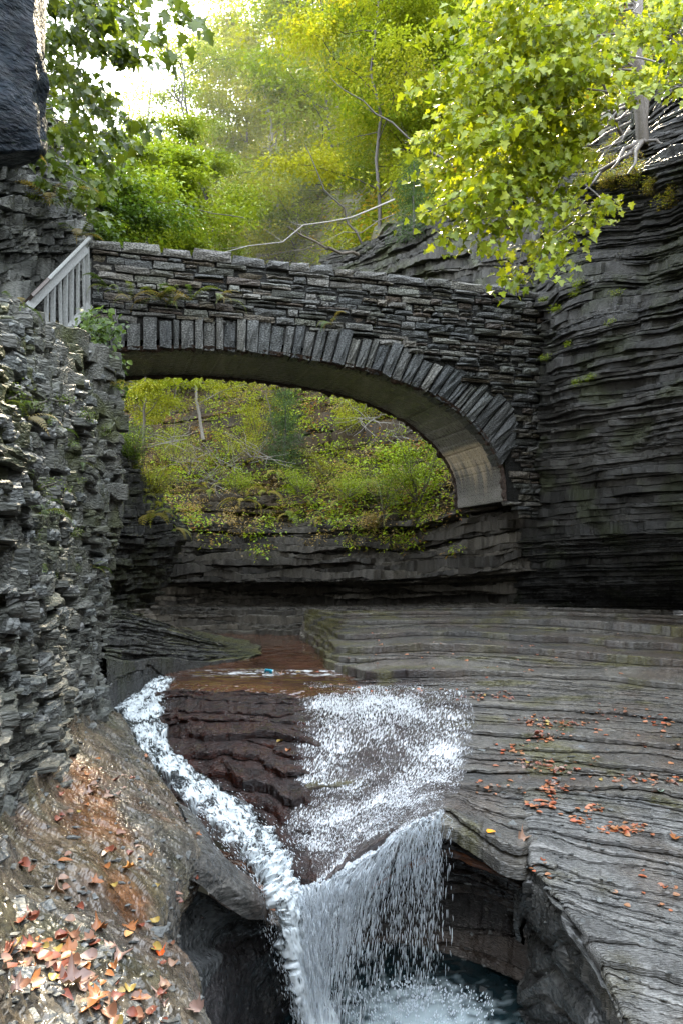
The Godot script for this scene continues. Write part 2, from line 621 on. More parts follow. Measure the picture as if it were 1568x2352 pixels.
func build_rock() -> void:
	# the slab from the foot of the back wall down to the lip of the fall
	var A := [
		row([420,1880,6.9, 500,1890,6.5, 560,1925,6.1, 615,1962,5.85, 668,2030,5.5, 720,2052,5.43, 805,2003,5.6, 880,1950,5.78, 950,1905,5.93, 1020,1872,6.05, 1105,1918,5.92, 1190,1962,5.75, 1260,1900,6.2, 1420,1880,6.45, 1600,1900,6.35, 1850,1940,6.2]),
		row([380,1775,7.0, 450,1782,6.9, 530,1790,6.8, 610,1797,6.75, 690,1800,6.7, 770,1800,6.7, 850,1800,6.7, 930,1798,6.7, 1000,1797,6.7, 1060,1797,6.7, 1125,1800,6.68, 1200,1803,6.65, 1290,1810,6.6, 1430,1825,6.6, 1600,1842,6.55, 1850,1875,6.45]),
		row([340,1650,8.1, 420,1652,8.0, 500,1658,7.9, 590,1665,7.8, 680,1670,7.75, 765,1674,7.7, 850,1676,7.7, 930,1678,7.7, 1005,1680,7.68, 1070,1682,7.65, 1140,1686,7.6, 1220,1691,7.55, 1320,1699,7.45, 1450,1712,7.35, 1600,1727,7.2, 1850,1755,7.0]),
		row([340,1583,9.4, 420,1585,9.3, 500,1588,9.2, 590,1590,9.1, 680,1592,9.0, 765,1592,8.95, 850,1592,8.9, 930,1590,8.9, 1005,1588,8.85, 1080,1588,8.8, 1150,1590,8.75, 1230,1595,8.7, 1330,1601,8.6, 1460,1611,8.5, 1600,1622,8.3, 1850,1645,8.0]),
		row([640,1450,19, 660,1456,18, 680,1466,16.8, 702,1482,15, 735,1522,12.4, 760,1552,10.8, 850,1556,9.6, 930,1552,9.5, 1005,1552,9.45, 1080,1553,9.4, 1160,1557,9.35, 1240,1563,9.25, 1340,1570,9.15, 1460,1579,9.0, 1600,1590,8.8, 1850,1612,8.5]),
		row([650,1418,19, 668,1424,18, 688,1434,16.8, 710,1449,15, 746,1482,12.4, 774,1506,10.8, 850,1512,10.4, 930,1511,10.3, 1005,1512,10.25, 1080,1515,10.2, 1160,1520,10.1, 1240,1526,9.95, 1340,1533,9.8, 1460,1541,9.65, 1600,1552,9.4, 1850,1575,9.0]),
		row([660,1402,19, 678,1405,18, 698,1412,16.8, 722,1422,15, 756,1440,13.6, 790,1450,12.7, 850,1452,12.4, 930,1450,12.3, 1005,1450,12.2, 1080,1452,12.1, 1160,1456,12.0, 1240,1461,11.8, 1340,1467,11.6, 1460,1475,11.3, 1600,1486,11, 1850,1505,10.5]),
		row([670,1396,19, 690,1397,18, 708,1398,16.8, 732,1400,15.6, 760,1402,15.3, 796,1402,15, 850,1400,14.8, 930,1398,14.8, 1005,1396,14.8, 1080,1394,14.7, 1160,1393,14.5, 1240,1393,14.3, 1340,1394,13.9, 1460,1396,13.4, 1600,1400,12.8, 1850,1405,12.2])]
	var face_row := PackedVector3Array()
	for q in A[0]: face_row.append(q + Vector3(0, -0.17, 0.012))
	A.insert(0, face_row)
	var m := strata(A, 560, 0.035, 0.4, 101, {"vary": 2.8, "bed": 0.03, "block": 0.02, "len": 0.5, "rough": 0.016, "swell": 0.12, "freq": 6.0, "tread": 0.035, "treads": 6, "bump": 0.008, "bump_wet": 0.03, "wave": 0.9, "wave_freq": 0.3, "grow": true, "tilt": 0.3, "tilt_wet": 0.6, "under": 0.055, "split": 712.0}, col_slab)
	m.surface_set_material(0, M.slab_wet)
	m.surface_set_material(1, M.slab_a)
	tag(obj("bedrock_ledge", m, null), "stepped grey shale slab the cascade runs over, right of the stream", "", "", "structure")
	# heavier, broken red brown ledges on the left of the stream bed
	var A2 := []
	for r in 4:
		var q := PackedVector3Array()
		for c in 7:
			var v: Vector3 = A[r + 1][c]
			v.y += [-0.03, 0.05, 0.07, 0.07, 0.03, -0.03, -0.16][c]
			if r == 3: v.y -= 0.03
			q.append(v)
		A2.append(q)
	m = strata(A2, 300, 0.1, 0.42, 131, {"bed": 0.05, "block": 0.05, "len": 0.35, "rough": 0.03, "swell": 0.2, "freq": 3.0, "tread": 0.025, "treads": 8, "bump": 0.02, "bump_fx": 2.6, "bump_fz": 11.0, "wave": 0.95, "wave_freq": 0.7, "tilt": 0.35, "under": 0.05, "faces": 1}, func(p, br, k, bc):
		var c := Color(0.075, 0.018, 0.008).lerp(Color(0.02, 0.011, 0.009), bc * 0.8)
		if k == 1: c = c.lerp(Color(0.04, 0.02, 0.015), 0.6)
		return tone(c, 0.9 + 0.8 * nf.get_noise_3d(p.x * 4, p.y * 9, p.z * 4)))
	tag(obj("bedrock_ledge", m, M.slab_wet), "wet broken red brown ledges between the white chute and the sheet of water", "", "", "structure")
	# the lower right slab beyond the crack
	var B := [
		row([1500,2560,3.85, 1560,2640,3.6, 1700,2760,3.4, 1950,2900,3.3, 2500,3060,2.9]),
		row([1455,2400,4.3, 1520,2420,4.2, 1640,2460,4.1, 1850,2520,4.0, 2500,2640,3.7]),
		row([1392,2240,4.75, 1450,2255,4.7, 1580,2285,4.6, 1850,2360,4.45, 2500,2470,4.1]),
		row([1300,2080,5.3, 1380,2105,5.2, 1540,2150,5.05, 1850,2240,4.85, 2500,2340,4.5]),
		row([1225,1985,5.65, 1330,2010,5.6, 1520,2050,5.45, 1850,2130,5.2, 2500,2220,4.9]),
		row([1212,1900,6.05, 1320,1915,6.0, 1520,1950,5.85, 1850,2020,5.6, 2500,2100,5.3]),
		row([1205,1800,6.6, 1320,1812,6.55, 1520,1838,6.45, 1850,1890,6.25, 2500,1950,6.0])]
	for i in B.size():
		var e: Vector3 = B[i][0]
		var q := PackedVector3Array([e + Vector3(0.02, -0.3, -0.06), e + Vector3(0.0, -0.12, -0.01)])
		q.append_array(B[i])
		B[i] = q
	m = strata(B, 340, 0.016, 0.2, 102, {"vary": 2.6, "bed": 0.02, "block": 0.014, "len": 0.3, "rough": 0.012, "swell": 0.1, "freq": 7.0, "tread": 0.04, "treads": 3, "bump": 0.006, "wave": 0.9, "wave_freq": 0.4, "tilt": 0.35, "under": 0.045}, col_low)
	tag(obj("bedrock_ledge", m, M.slab_a), "wet silver grey layered slab at the lower right, beyond the crack", "", "", "structure")
	# the hollow under the lip
	var C := [
		row([480,2290,7.0, 560,2280,7.0, 700,2280,7.1, 850,2275,7.1, 1000,2275,7.1, 1100,2290,6.9, 1190,2330,6.55, 1240,2360,6.4]),
		row([480,2200,6.8, 560,2200,6.9, 700,2200,7.05, 850,2200,7.05, 1000,2180,6.95, 1100,2190,6.65, 1190,2222,6.3, 1238,2235,6.2]),
		row([480,2130,6.5, 560,2130,6.6, 700,2130,6.7, 850,2120,6.7, 1000,2080,6.55, 1100,2085,6.3, 1190,2120,6.05, 1228,2135,6.0]),
		row([480,2060,6.2, 560,2100,6.2, 700,2125,5.8, 850,2045,6.0, 1000,1962,6.12, 1100,1988,5.99, 1190,2035,5.84, 1222,2045,5.92]),
		row([480,2000,6.1, 560,2040,5.9, 700,2075,5.43, 850,1985,5.72, 1000,1890,6.03, 1100,1926,5.9, 1190,1972,5.73, 1218,1990,5.85]),
		row([480,1950,6.5, 560,1975,6.3, 700,2040,5.9, 850,1955,6.25, 1000,1862,6.5, 1100,1905,6.3, 1190,1942,6.15, 1225,1945,6.1])]
	m = strata(C, 300, 0.05, 0.16, 103, {"bed": 0.03, "block": 0.012, "len": 0.9, "rough": 0.02, "swell": 0.06, "freq": 1.2, "faces": 1, "wave": 0.5, "chamfer": 0.03}, col_bowl)
	tag(obj("plunge_pool_wall", m, M.wet_slab), "dark water worn rock hollow with rust brown bands under the lip of the fall", "", "", "structure")
	var DD := [
		row([1195,2430,6.1, 1260,2450,5.7, 1330,2490,5.35, 1420,2570,4.95, 1480,2640,4.5]),
		row([1205,2300,6.0, 1275,2310,5.55, 1345,2360,5.15, 1415,2430,4.8, 1470,2490,4.4]),
		row([1200,2180,5.95, 1280,2190,5.38, 1345,2260,5.03, 1402,2340,4.72, 1463,2430,4.35]),
		row([1196,2080,5.9, 1270,2090,5.42, 1330,2150,5.12, 1390,2255,4.78, 1456,2400,4.32]),
		row([1196,2015,5.9, 1240,2015,5.62, 1306,2086,5.3, 1394,2242,4.77, 1458,2392,4.32]),
		row([1200,1955,6.1, 1260,1955,5.95, 1350,2045,5.6, 1440,2195,5.1, 1510,2315,4.7])]
	m = strata(DD, 170, 0.08, 0.3, 141, {"bed": 0.04, "block": 0.02, "len": 0.8, "rough": 0.012, "swell": 0.14, "freq": 2.0, "chamfer": 0.05, "faces": 1, "wave": 0.8, "wave_freq": 0.8, "tilt": 0.35, "tread": 0.03, "treads": 4, "bump": 0.01}, func(p, br, k, bc):
		var c := Color(0.06, 0.066, 0.07).lerp(Color(0.17, 0.165, 0.15), bc * 0.5 + smooth(0.6, 1.5, p.y) * 0.5)
		return tone(c, 0.9 + 0.7 * nf.get_noise_3d(p.x * 3, p.y * 7, p.z * 3)))
	tag(obj("boulder", m, M.smooth), "smooth blue grey rock hump below the right hand slab at the pool", "", "", "structure")
	# the near left ledge
	var E := [
		row([700,3100,2.3, 560,2640,3.1, 470,2420,3.6, 400,2300,4.1, 400,2150,4.6, 440,2040,5.0, 440,1960,5.6, 345,1800,6.6, 262,1680,8.3]),
		row([640,2800,2.0, 525,2430,2.75, 445,2232,3.25, 376,2130,3.75, 405,2030,4.3, 446,1950,4.8, 428,1872,5.4, 332,1742,6.4, 254,1626,8.2]),
		row([520,2850,1.8, 420,2420,2.55, 370,2250,2.9, 320,2110,3.5, 330,1990,4.1, 350,1900,4.7, 330,1820,5.3, 280,1720,6.2, 250,1622,8.0]),
		row([260,2950,1.5, 250,2440,2.2, 230,2240,2.55, 200,2090,3.2, 220,1960,3.8, 235,1870,4.4, 235,1790,5.1, 235,1700,6.0, 246,1622,7.8]),
		row([0,2950,1.2, 60,2440,1.75, 80,2220,2.3, 60,2050,2.9, 90,1930,3.5, 130,1840,4.2, 165,1760,4.9, 190,1690,5.8, 240,1618,7.6]),
		row([-450,2800,0.95, -200,2300,1.4, -120,2080,2.0, -60,1960,2.7, 0,1880,3.3, 60,1800,4.0, 110,1730,4.7, 150,1660,5.6, 232,1600,7.4])]
	var bed := Vector3(0.5, 0.78, 0.36).normalized()
	var strike := Vector3(0.78, -0.2, -0.6).normalized()
	var cross := bed.cross(strike)
	var de := func(p: Vector3, u: float, v: float) -> float:
		var s := nz.get_noise_3d(p.x * 0.9, p.y * 0.9, p.z * 0.9) * 0.1
		var a := p.dot(bed)
		var b := p.dot(strike)
		var c := p.dot(cross)
		var w := nf.get_noise_3d(p.x * 2, p.y * 2, p.z * 2) * 0.05
		s += nc.get_noise_3d((a + w) * 9.0, b * 1.6, c * 2.4) * 0.022
		s += nc.get_noise_3d((a + w) * 30.0 + 9, b * 6.0, c * 8.0) * 0.009
		return s + nf.get_noise_3d(p.x * 26, p.y * 26, p.z * 26) * 0.005
	m = sheet(E, 460, 340, de, col_ledge)
	tag(obj("rock_shelf", m, M.smooth), "rust stained rock shelf strewn with leaves at the near left", "", "", "structure")
	var E2 := [
		row([376,2135,4.0, 400,2040,4.35, 445,1955,4.85, 428,1880,5.4, 400,1830,5.7]),
		row([425,2020,4.5, 450,1985,4.65, 475,1945,4.95, 455,1895,5.4, 425,1850,5.65]),
		row([500,2066,4.8, 515,2020,4.85, 515,1975,5.0, 480,1920,5.3, 445,1872,5.6]),
		row([560,2106,4.95, 570,2060,4.95, 548,2003,5.1, 500,1945,5.3, 455,1885,5.6]),
		row([606,2116,5.1, 605,2070,5.1, 575,2020,5.2, 515,1962,5.4, 462,1900,5.7]),
		row([615,2180,5.4, 620,2110,5.4, 590,2060,5.5, 530,2000,5.6, 470,1930,5.9])]
	var dl := func(p: Vector3, u: float, v: float) -> float: return nz.get_noise_3d(p.x * 1.6, p.y * 1.6, p.z * 1.6) * 0.04 + nf.get_noise_3d(p.x * 9, p.y * 9, p.z * 9) * 0.008
	m = sheet([E2[5], E2[4], E2[3], E2[2], E2[1], E2[0]], 110, 120, dl, func(p, u, v): return col_lobe(p, u, 1.0 - v))
	tag(obj("boulder", m, M.smooth), "smooth grey brown rock lobe beside the white chute", "", "", "structure")
	var E3 := [
		row([540,2560,4.3, 560,2520,4.8, 640,2480,5.3, 720,2440,6.0]),
		row([470,2400,4.0, 520,2380,4.7, 610,2350,5.5, 700,2330,6.2]),
		row([432,2260,4.1, 480,2235,4.7, 570,2180,5.4, 660,2150,6.0]),
		row([400,2190,4.5, 470,2170,5.0, 560,2150,5.4, 640,2130,5.8]),
		row([372,2130,4.1, 430,2040,4.75, 510,2080,4.95, 612,2118,5.15])]
	m = sheet(E3, 110, 110, func(p, u, v): return sin(p.y * 16.0 + p.x * 5.0) * 0.012 + nz.get_noise_3d(p.x * 2, p.y * 2, p.z * 2) * 0.05, col_hollow)
	tag(obj("pothole_wall", m, M.smooth), "blue grey polished pothole wall left of the main jet", "", "", "structure")
	# left wall
	var FW := [
		wrow([-1.2,-1.9,-3, -1.12,-1.9,0.5, -1.15,-1.8,1.8, -1.4,-1.6,3.3, -1.72,-1.5,5.0, -2.05,-1.5,6.5, -2.5,-1.55,8.5, -3.0,-1.6,10.3, -4.4,-1.6,10.9]),
		wrow([-1.3,-0.4,-3, -1.2,-0.4,0.5, -1.25,-0.4,1.8, -1.52,-0.4,3.4, -1.88,-0.4,5.0, -2.2,-0.4,6.5, -2.62,-0.4,8.5, -3.05,-0.4,10.3, -4.4,-0.4,10.9]),
		wrow([-1.4,0.5,-3, -1.3,0.5,0.5, -1.35,0.5,1.8, -1.62,0.5,3.5, -1.98,0.5,5.0, -2.28,0.5,6.5, -2.66,0.5,8.5, -3.03,0.5,10.3, -4.4,0.5,10.9]),
		wrow([-1.5,1.2,-3, -1.4,1.2,0.5, -1.5,1.2,1.8, -1.78,1.25,3.5, -2.08,1.35,5.0, -2.42,1.5,6.5, -2.72,1.6,8.5, -2.92,1.65,10.35, -4.3,1.65,11]),
		wrow([-1.8,1.4,-3, -1.7,1.4,0.5, -1.8,1.4,1.8, -2.05,1.55,3.5, -2.3,1.72,5.0, -2.68,2.08,6.5, -3.0,2.5,8.5, -3.05,2.75,10.5, -4.2,2.7,11.2]),
		wrow([-3,1.6,-3, -3,1.6,0.5, -3,1.6,1.8, -3,1.8,3.5, -3.1,2.0,5.0, -3.4,2.35,6.5, -3.7,2.75,8.5, -3.5,3.0,11.2, -4.2,3.0,11.6])]
	m = strata(FW, 520, 0.035, 0.085, 104, {"bed": 0.03, "block": 0.055, "len": 0.16, "rough": 0.03, "swell": 0.16, "freq": 3.0, "faces": 1, "wave": 0.8, "wave_freq": 1.2, "treads": 2, "tread": 0.1}, col_wall)
	var lw := obj("cliff", m, M.wall)
	M.left_wall = lw
	tag(lw, "near left cliff of broken, blocky shale with moss and ferns", "", "", "structure")
	# upper left cliff behind the stair
	var GW := [
		row([-300,980,9.5, 0,950,10.8, 100,930,12, 205,900,13, 330,860,14.5]),
		row([-300,690,9.6, 0,690,10.9, 96,680,12, 188,655,13, 250,655,15.5]),
		row([-300,520,9.8, 0,520,11.0, 90,520,12, 176,520,13, 210,520,16]),
		row([-300,330,10, 0,330,11.4, 60,335,12.2, 104,350,13.2, 150,360,16]),
		row([-300,0,10.5, 0,0,12, 40,50,12.6, 70,150,13.4, 100,200,16])]
	m = strata(GW, 200, 0.05, 0.14, 105, {"bed": 0.05, "block": 0.07, "len": 0.2, "rough": 0.07, "swell": 0.2, "freq": 1.5, "faces": 2, "wave": 1.0}, func(p, br, k, bc): 
		var c := Color(0.07, 0.075, 0.065).lerp(Color(0.34, 0.35, 0.32), clampf(bc * 0.4 - 0.1 + nz.get_noise_3d(p.x * 1.4, p.y * 1.2, p.z) * 1.2, 0, 1))
		return tone(c, 0.85 + 0.6 * nf.get_noise_3d(p.x * 5, p.y * 5, p.z * 5)))
	tag(obj("cliff", m, M.wall), "pale rough cliff behind the wooden railing", "", "", "structure")
	var OV := [
		row([-500,380,7.5, -100,380,8.6, 60,372,9.2, 75,372,9.6, 70,372,12]),
		row([-500,352,5.0, -100,352,5.6, 82,345,6.0, 94,343,6.3, 80,345,10]),
		row([-500,300,4.9, -100,300,5.5, 82,296,6.0, 95,292,6.3, 80,300,10]),
		row([-500,120,4.9, -100,120,5.5, 84,120,6.0, 98,120,6.3, 85,120,10]),
		row([-500,-700,5.2, -100,-700,5.8, 70,-700,6.2, 86,-700,6.5, 70,-700,10])]
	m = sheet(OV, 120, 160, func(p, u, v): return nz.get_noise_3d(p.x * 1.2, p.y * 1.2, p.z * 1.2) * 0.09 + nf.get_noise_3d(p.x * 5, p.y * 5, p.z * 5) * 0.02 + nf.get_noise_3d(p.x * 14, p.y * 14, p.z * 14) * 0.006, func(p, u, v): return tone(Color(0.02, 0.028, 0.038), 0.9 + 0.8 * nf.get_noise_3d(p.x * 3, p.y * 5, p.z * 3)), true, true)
	tag(obj("rock_overhang", m, M.matt), "dark smooth rock overhang in the top left corner", "", "", "structure")
	# middle left rock and the low tongue of ledges
	var H := [
		row([120,1430,11.6, 230,1420,12.2, 300,1402,13.2, 325,1398,14.6, 330,1398,17]),
		row([120,1330,11.4, 235,1330,12.2, 320,1330,13.3, 376,1325,14.5, 385,1325,17.5]),
		row([120,1235,11.3, 240,1238,12.0, 335,1240,13.1, 420,1232,14.3, 425,1235,17.5]),
		row([120,1160,11.4, 235,1162,12.2, 292,1165,13.1, 352,1165,14.3, 395,1185,17.5]),
		row([120,1060,11.6, 232,1065,12.3, 262,1068,13.2, 297,1066,14.2, 320,1110,17.5]),
		row([120,1000,13, 225,1005,14, 255,1010,15, 280,1020,16, 320,1080,18.5])]
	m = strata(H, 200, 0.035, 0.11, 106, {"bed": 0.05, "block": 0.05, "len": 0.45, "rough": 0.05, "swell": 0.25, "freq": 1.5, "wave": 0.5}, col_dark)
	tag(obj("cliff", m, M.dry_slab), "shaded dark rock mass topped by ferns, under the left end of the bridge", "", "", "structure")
	var T := [
		row([235,1720,7.9, 300,1660,8.9, 374,1600,10.1, 482,1560,11.1, 600,1525,12.2, 565,1490,14.5, 420,1480,17]),
		row([242,1560,8.2, 310,1555,9.0, 372,1548,10.2, 480,1530,11.2, 594,1504,12.3, 560,1472,14.6, 420,1466,17]),
		row([240,1510,8.4, 310,1510,9.2, 370,1508,10.3, 480,1512,11.35, 585,1500,12.4, 550,1468,14.6, 420,1462,17]),
		row([238,1470,9.0, 310,1475,9.8, 378,1488,10.9, 470,1496,11.7, 552,1494,12.6, 530,1466,14.7, 418,1455,17]),
		row([236,1425,9.6, 310,1430,10.6, 380,1444,11.6, 445,1464,12.4, 500,1478,13.1, 485,1458,14.9, 410,1444,17]),
		row([234,1395,10.4, 300,1402,11.6, 340,1420,12.7, 390,1441,13.4, 432,1455,13.9, 432,1448,15.2, 400,1434,17])]
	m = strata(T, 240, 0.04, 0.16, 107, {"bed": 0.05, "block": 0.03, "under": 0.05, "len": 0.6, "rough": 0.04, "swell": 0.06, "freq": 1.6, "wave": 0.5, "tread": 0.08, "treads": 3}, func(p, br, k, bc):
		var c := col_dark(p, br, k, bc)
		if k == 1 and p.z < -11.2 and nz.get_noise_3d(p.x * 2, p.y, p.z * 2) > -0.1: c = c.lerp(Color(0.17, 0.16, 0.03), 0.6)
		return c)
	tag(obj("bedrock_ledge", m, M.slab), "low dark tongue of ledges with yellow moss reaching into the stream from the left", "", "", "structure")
	# the wall that closes the gorge behind the bridge
	var I := [
		row([250,1510,15.5, 420,1505,15.8, 560,1498,16, 690,1490,15.8, 800,1430,15.4, 950,1408,15.2, 1080,1402,15, 1200,1400,14.8, 1320,1400,14.4]),
		row([250,1400,16.5, 420,1398,17, 560,1398,17.2, 690,1398,17, 800,1398,16.6, 950,1396,16, 1080,1394,15.4, 1200,1393,15, 1320,1393,14.6]),
		row([250,1392,17.8, 420,1390,18.4, 560,1390,18.6, 690,1390,18.4, 800,1390,17.8, 950,1388,17.2, 1080,1386,16.4, 1200,1386,15.6, 1320,1386,15]),
		row([250,1352,17.8, 420,1350,18.4, 560,1348,18.6, 690,1348,18.2, 800,1346,17.6, 950,1344,17, 1080,1342,16.2, 1200,1340,15.4, 1320,1340,14.9]),
		row([250,1340,16.9, 420,1336,17.5, 560,1336,17.6, 690,1334,17.3, 800,1332,16.9, 950,1328,16.3, 1080,1320,15.5, 1200,1310,14.8, 1320,1310,14.6]),
		row([250,1235,17.2, 420,1232,17.7, 560,1236,17.9, 690,1238,17.6, 800,1236,17.2, 950,1225,16.6, 1080,1190,15.6, 1200,1170,14.9, 1320,1170,14.7]),
		row([250,1190,18, 420,1186,18.4, 560,1190,18.5, 690,1190,18.3, 800,1184,17.8, 950,1170,17, 1080,1150,16, 1200,1120,15.2, 1320,1120,15]),
		row([250,1110,19.5, 420,1110,20, 560,1106,20, 690,1100,19.6, 800,1090,19, 950,1080,18.2, 1080,1060,17.4, 1200,1040,16.6, 1320,1040,16]),
		row([250,1040,21, 420,1040,21.4, 560,1036,21.4, 690,1010,20.6, 800,1000,20, 950,980,19.4, 1080,960,18.6, 1200,950,17.8, 1320,950,17]),
		row([250,980,24, 420,975,24.5, 560,950,24, 690,930,22.6, 800,900,22, 950,880,21, 1080,860,20, 1200,850,19, 1320,850,18]),
		row([250,900,28, 420,880,29, 560,850,26, 690,820,25, 800,780,24, 950,740,22.5, 1080,700,21.5, 1200,690,20.5, 1320,690,19.5])]
	var ci := func(p: Vector3, br: float, k: int, bc: float) -> Color:
		var c := Color(0.045, 0.042, 0.037).lerp(Color(0.26, 0.235, 0.19), br * 0.55 + bc * 0.35)
		if p.y > CY + 1.1: c = c.lerp(Color(0.16, 0.11, 0.06), clampf(0.6 + nz.get_noise_3d(p.x, p.y, p.z) , 0, 0.9))
		elif k == 1 and p.y > CY + 0.5: c = c.lerp(Color(0.15, 0.12, 0.03), clampf(0.35 + nz.get_noise_3d(p.x, p.y, p.z), 0, 0.8))
		return tone(c, 0.9 + 0.5 * nf.get_noise_3d(p.x * 3, p.y * 6, p.z * 3))
	m = strata(I, 460, 0.05, 0.15, 108, {"bed": 0.12, "block": 0.07, "len": 0.8, "rough": 0.04, "swell": 0.3, "freq": 2.5, "wave": 0.7, "tread": 0.25, "treads": 3, "bump": 0.03, "under": 0.06}, ci)
	tag(obj("cliff", m, M.dry_slab), "curved layered wall with a black undercut that closes the gorge behind the bridge", "", "", "structure")
	# right wall
	var JW := [
		row([1180,1404,15.6, 1235,1403,15.2, 1300,1402,14.5, 1380,1402,13.9, 1470,1402,13.3, 1580,1402,12.6, 1800,1404,11.6, 2500,1420,9]),
		row([1180,1345,15.3, 1235,1342,14.8, 1300,1340,13.9, 1380,1338,13.1, 1470,1336,12.4, 1580,1334,11.7, 1800,1330,10.6, 2500,1330,7]),
		row([1180,1250,15.2, 1240,1245,14.2, 1300,1240,13.3, 1380,1236,12.5, 1470,1232,11.8, 1580,1226,11, 1800,1215,9.8, 2500,1200,6.2]),
		row([1200,1060,15.5, 1250,1060,13.8, 1300,1055,12.95, 1380,1045,12.2, 1470,1035,11.5, 1580,1022,10.7, 1800,1000,9.5, 2500,930,6]),
		row([1205,910,15.8, 1254,910,13.6, 1300,900,12.85, 1380,885,12.1, 1470,870,11.45, 1580,850,10.65, 1800,805,9.4, 2500,700,6]),
		row([1210,800,16, 1258,800,13.5, 1300,785,12.8, 1380,765,12.1, 1470,742,11.5, 1580,716,10.7, 1800,660,9.4, 2500,520,6]),
		row([1210,705,16, 1252,700,13.5, 1296,668,13, 1385,640,12.3, 1470,640,11.6, 1580,618,10.8, 1800,560,9.5, 2500,400,6]),
		row([1205,665,16.5, 1240,655,14.8, 1282,600,14.3, 1376,572,12.9, 1470,562,11.8, 1580,540,10.9, 1800,470,9.6, 2500,300,6]),
		row([1205,600,17.2, 1235,560,16.2, 1270,520,15.5, 1348,500,12.8, 1470,490,11.6, 1580,460,10.7, 1800,380,9.4, 2500,200,6]),
		row([1220,520,18, 1245,480,17.2, 1282,450,16.2, 1345,428,12.4, 1470,396,11.3, 1580,362,10.4, 1800,285,9.1, 2500,100,6]),
		row([1230,440,19, 1260,420,18, 1300,410,17, 1360,405,13.2, 1470,372,12.0, 1580,330,11.1, 1800,250,9.8, 2500,50,7]),
		row([1250,360,21, 1290,350,20, 1340,345,18.5, 1440,330,14.2, 1490,250,13.4, 1600,150,12.6, 1800,50,11.5, 2500,-200,8]),
		row([1270,250,24, 1330,230,22, 1400,220,20, 1480,200,17, 1520,80,15.5, 1620,-50,14.5, 1800,-250,13, 2500,-500,10])]
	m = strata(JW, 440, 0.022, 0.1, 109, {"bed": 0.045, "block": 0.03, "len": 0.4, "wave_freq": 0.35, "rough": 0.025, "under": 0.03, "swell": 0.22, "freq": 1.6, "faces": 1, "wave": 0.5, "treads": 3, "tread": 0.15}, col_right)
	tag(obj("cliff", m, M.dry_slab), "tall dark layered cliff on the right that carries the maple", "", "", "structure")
	# cliff that shows above the bridge
	var U := [
		row([700,720,21, 820,720,20.2, 920,720,19.2, 1040,720,18, 1160,720,17, 1300,720,16]),
		row([700,660,21, 820,655,20.2, 920,640,19.2, 1040,610,18, 1160,590,17, 1300,570,16]),
		row([720,640,21.4, 830,606,20.4, 920,556,19.4, 1040,498,18.3, 1160,450,17.3, 1300,400,16.4]),
		row([740,590,23, 850,556,22, 940,500,21, 1060,440,20, 1180,380,19, 1310,330,18])]
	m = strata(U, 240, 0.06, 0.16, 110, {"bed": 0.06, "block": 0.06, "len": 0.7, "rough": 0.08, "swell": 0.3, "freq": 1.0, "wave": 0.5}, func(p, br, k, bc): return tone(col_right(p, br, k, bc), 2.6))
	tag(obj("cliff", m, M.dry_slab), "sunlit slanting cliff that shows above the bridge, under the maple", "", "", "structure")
	# wooded hillside
	var HL := [
		row([-500,1100,20, 0,1060,22, 250,1060,30, 500,1060,32, 700,1000,29, 850,610,23, 1000,520,21, 1200,420,19, 1500,300,17, 2200,100,14]),
		row([-500,600,22, 0,600,23, 250,640,30, 500,660,38, 700,560,33, 850,480,28, 1000,390,25, 1200,290,22, 1500,150,20, 2200,-200,16]),
		row([-500,400,25, 0,480,28, 250,560,38, 500,560,46, 700,380,42, 850,300,36, 1000,200,31, 1200,80,28, 1500,-150,25, 2200,-500,20]),
		row([-500,200,30, 0,380,36, 250,500,50, 500,420,58, 700,180,54, 850,80,48, 1000,-20,42, 1200,-150,37, 1500,-400,32, 2200,-800,26]),
		row([-500,150,60, 0,360,60, 250,480,70, 500,380,80, 700,140,80, 850,40,75, 1000,-60,70, 1200,-200,65, 1500,-450,60, 2200,-900,50])]
	M.hill = HL
	m = sheet(HL, 160, 100, func(p, u, v): return nz.get_noise_3d(p.x * 0.3, p.y * 0.3, p.z * 0.3) * 1.2, func(p, u, v): return tone(Color(0.14, 0.11, 0.05).lerp(Color(0.08, 0.1, 0.03), 0.5 + nz.get_noise_3d(p.x, p.y, p.z)), 1.0), false)
	tag(obj("hillside", m, M.bark), "wooded hillside beyond the bridge", "", "", "structure")
	# the gorge goes on behind the camera
	var BW := [
		wrow([-1.6,-3.5,-2.5, -1.6,-3.5,-8, 0.5,-3.5,-11, 4,-3.5,-11, 6.2,-3.5,-8, 6.4,-3.5,-2, 5.9,-3.5,3, 5.6,-3.5,6.5]),
		wrow([-2.2,1.5,-2.5, -2.4,1.5,-8, 0.5,1.5,-12, 4,1.5,-12, 6.4,1.5,-8, 6.6,1.5,-2, 6.2,1.5,3, 5.9,1.5,6.5]),
		wrow([-3.2,9,-2.5, -3.4,9,-8, 0.5,8.5,-13, 4,8.5,-13, 7.2,8,-8, 7.4,8,-2, 7.2,7,3, 7,6,6.5])]
	BW.reverse()
	m = sheet(BW, 120, 80, func(p, u, v): return nz.get_noise_3d(p.x * 0.7, p.y * 2.5, p.z * 0.7) * 0.25, func(p, u, v): return tone(Color(0.1, 0.1, 0.09), 0.9 + 0.6 * nf.get_noise_3d(p.x, p.y * 4, p.z)), false)
	tag(obj("cliff", m, M.dry_slab), "dark layered gorge wall behind the viewpoint", "", "", "structure")
	var LW := [
		wrow([-2.6,1.2,4.2, -2.6,1.2,1, -2.6,1.2,-3]),
		wrow([-2.9,4.5,4.4, -2.9,4.5,1, -2.9,4.5,-3]),
		wrow([-3.4,9.5,4.6, -3.4,9.5,1, -3.4,9.5,-3])]
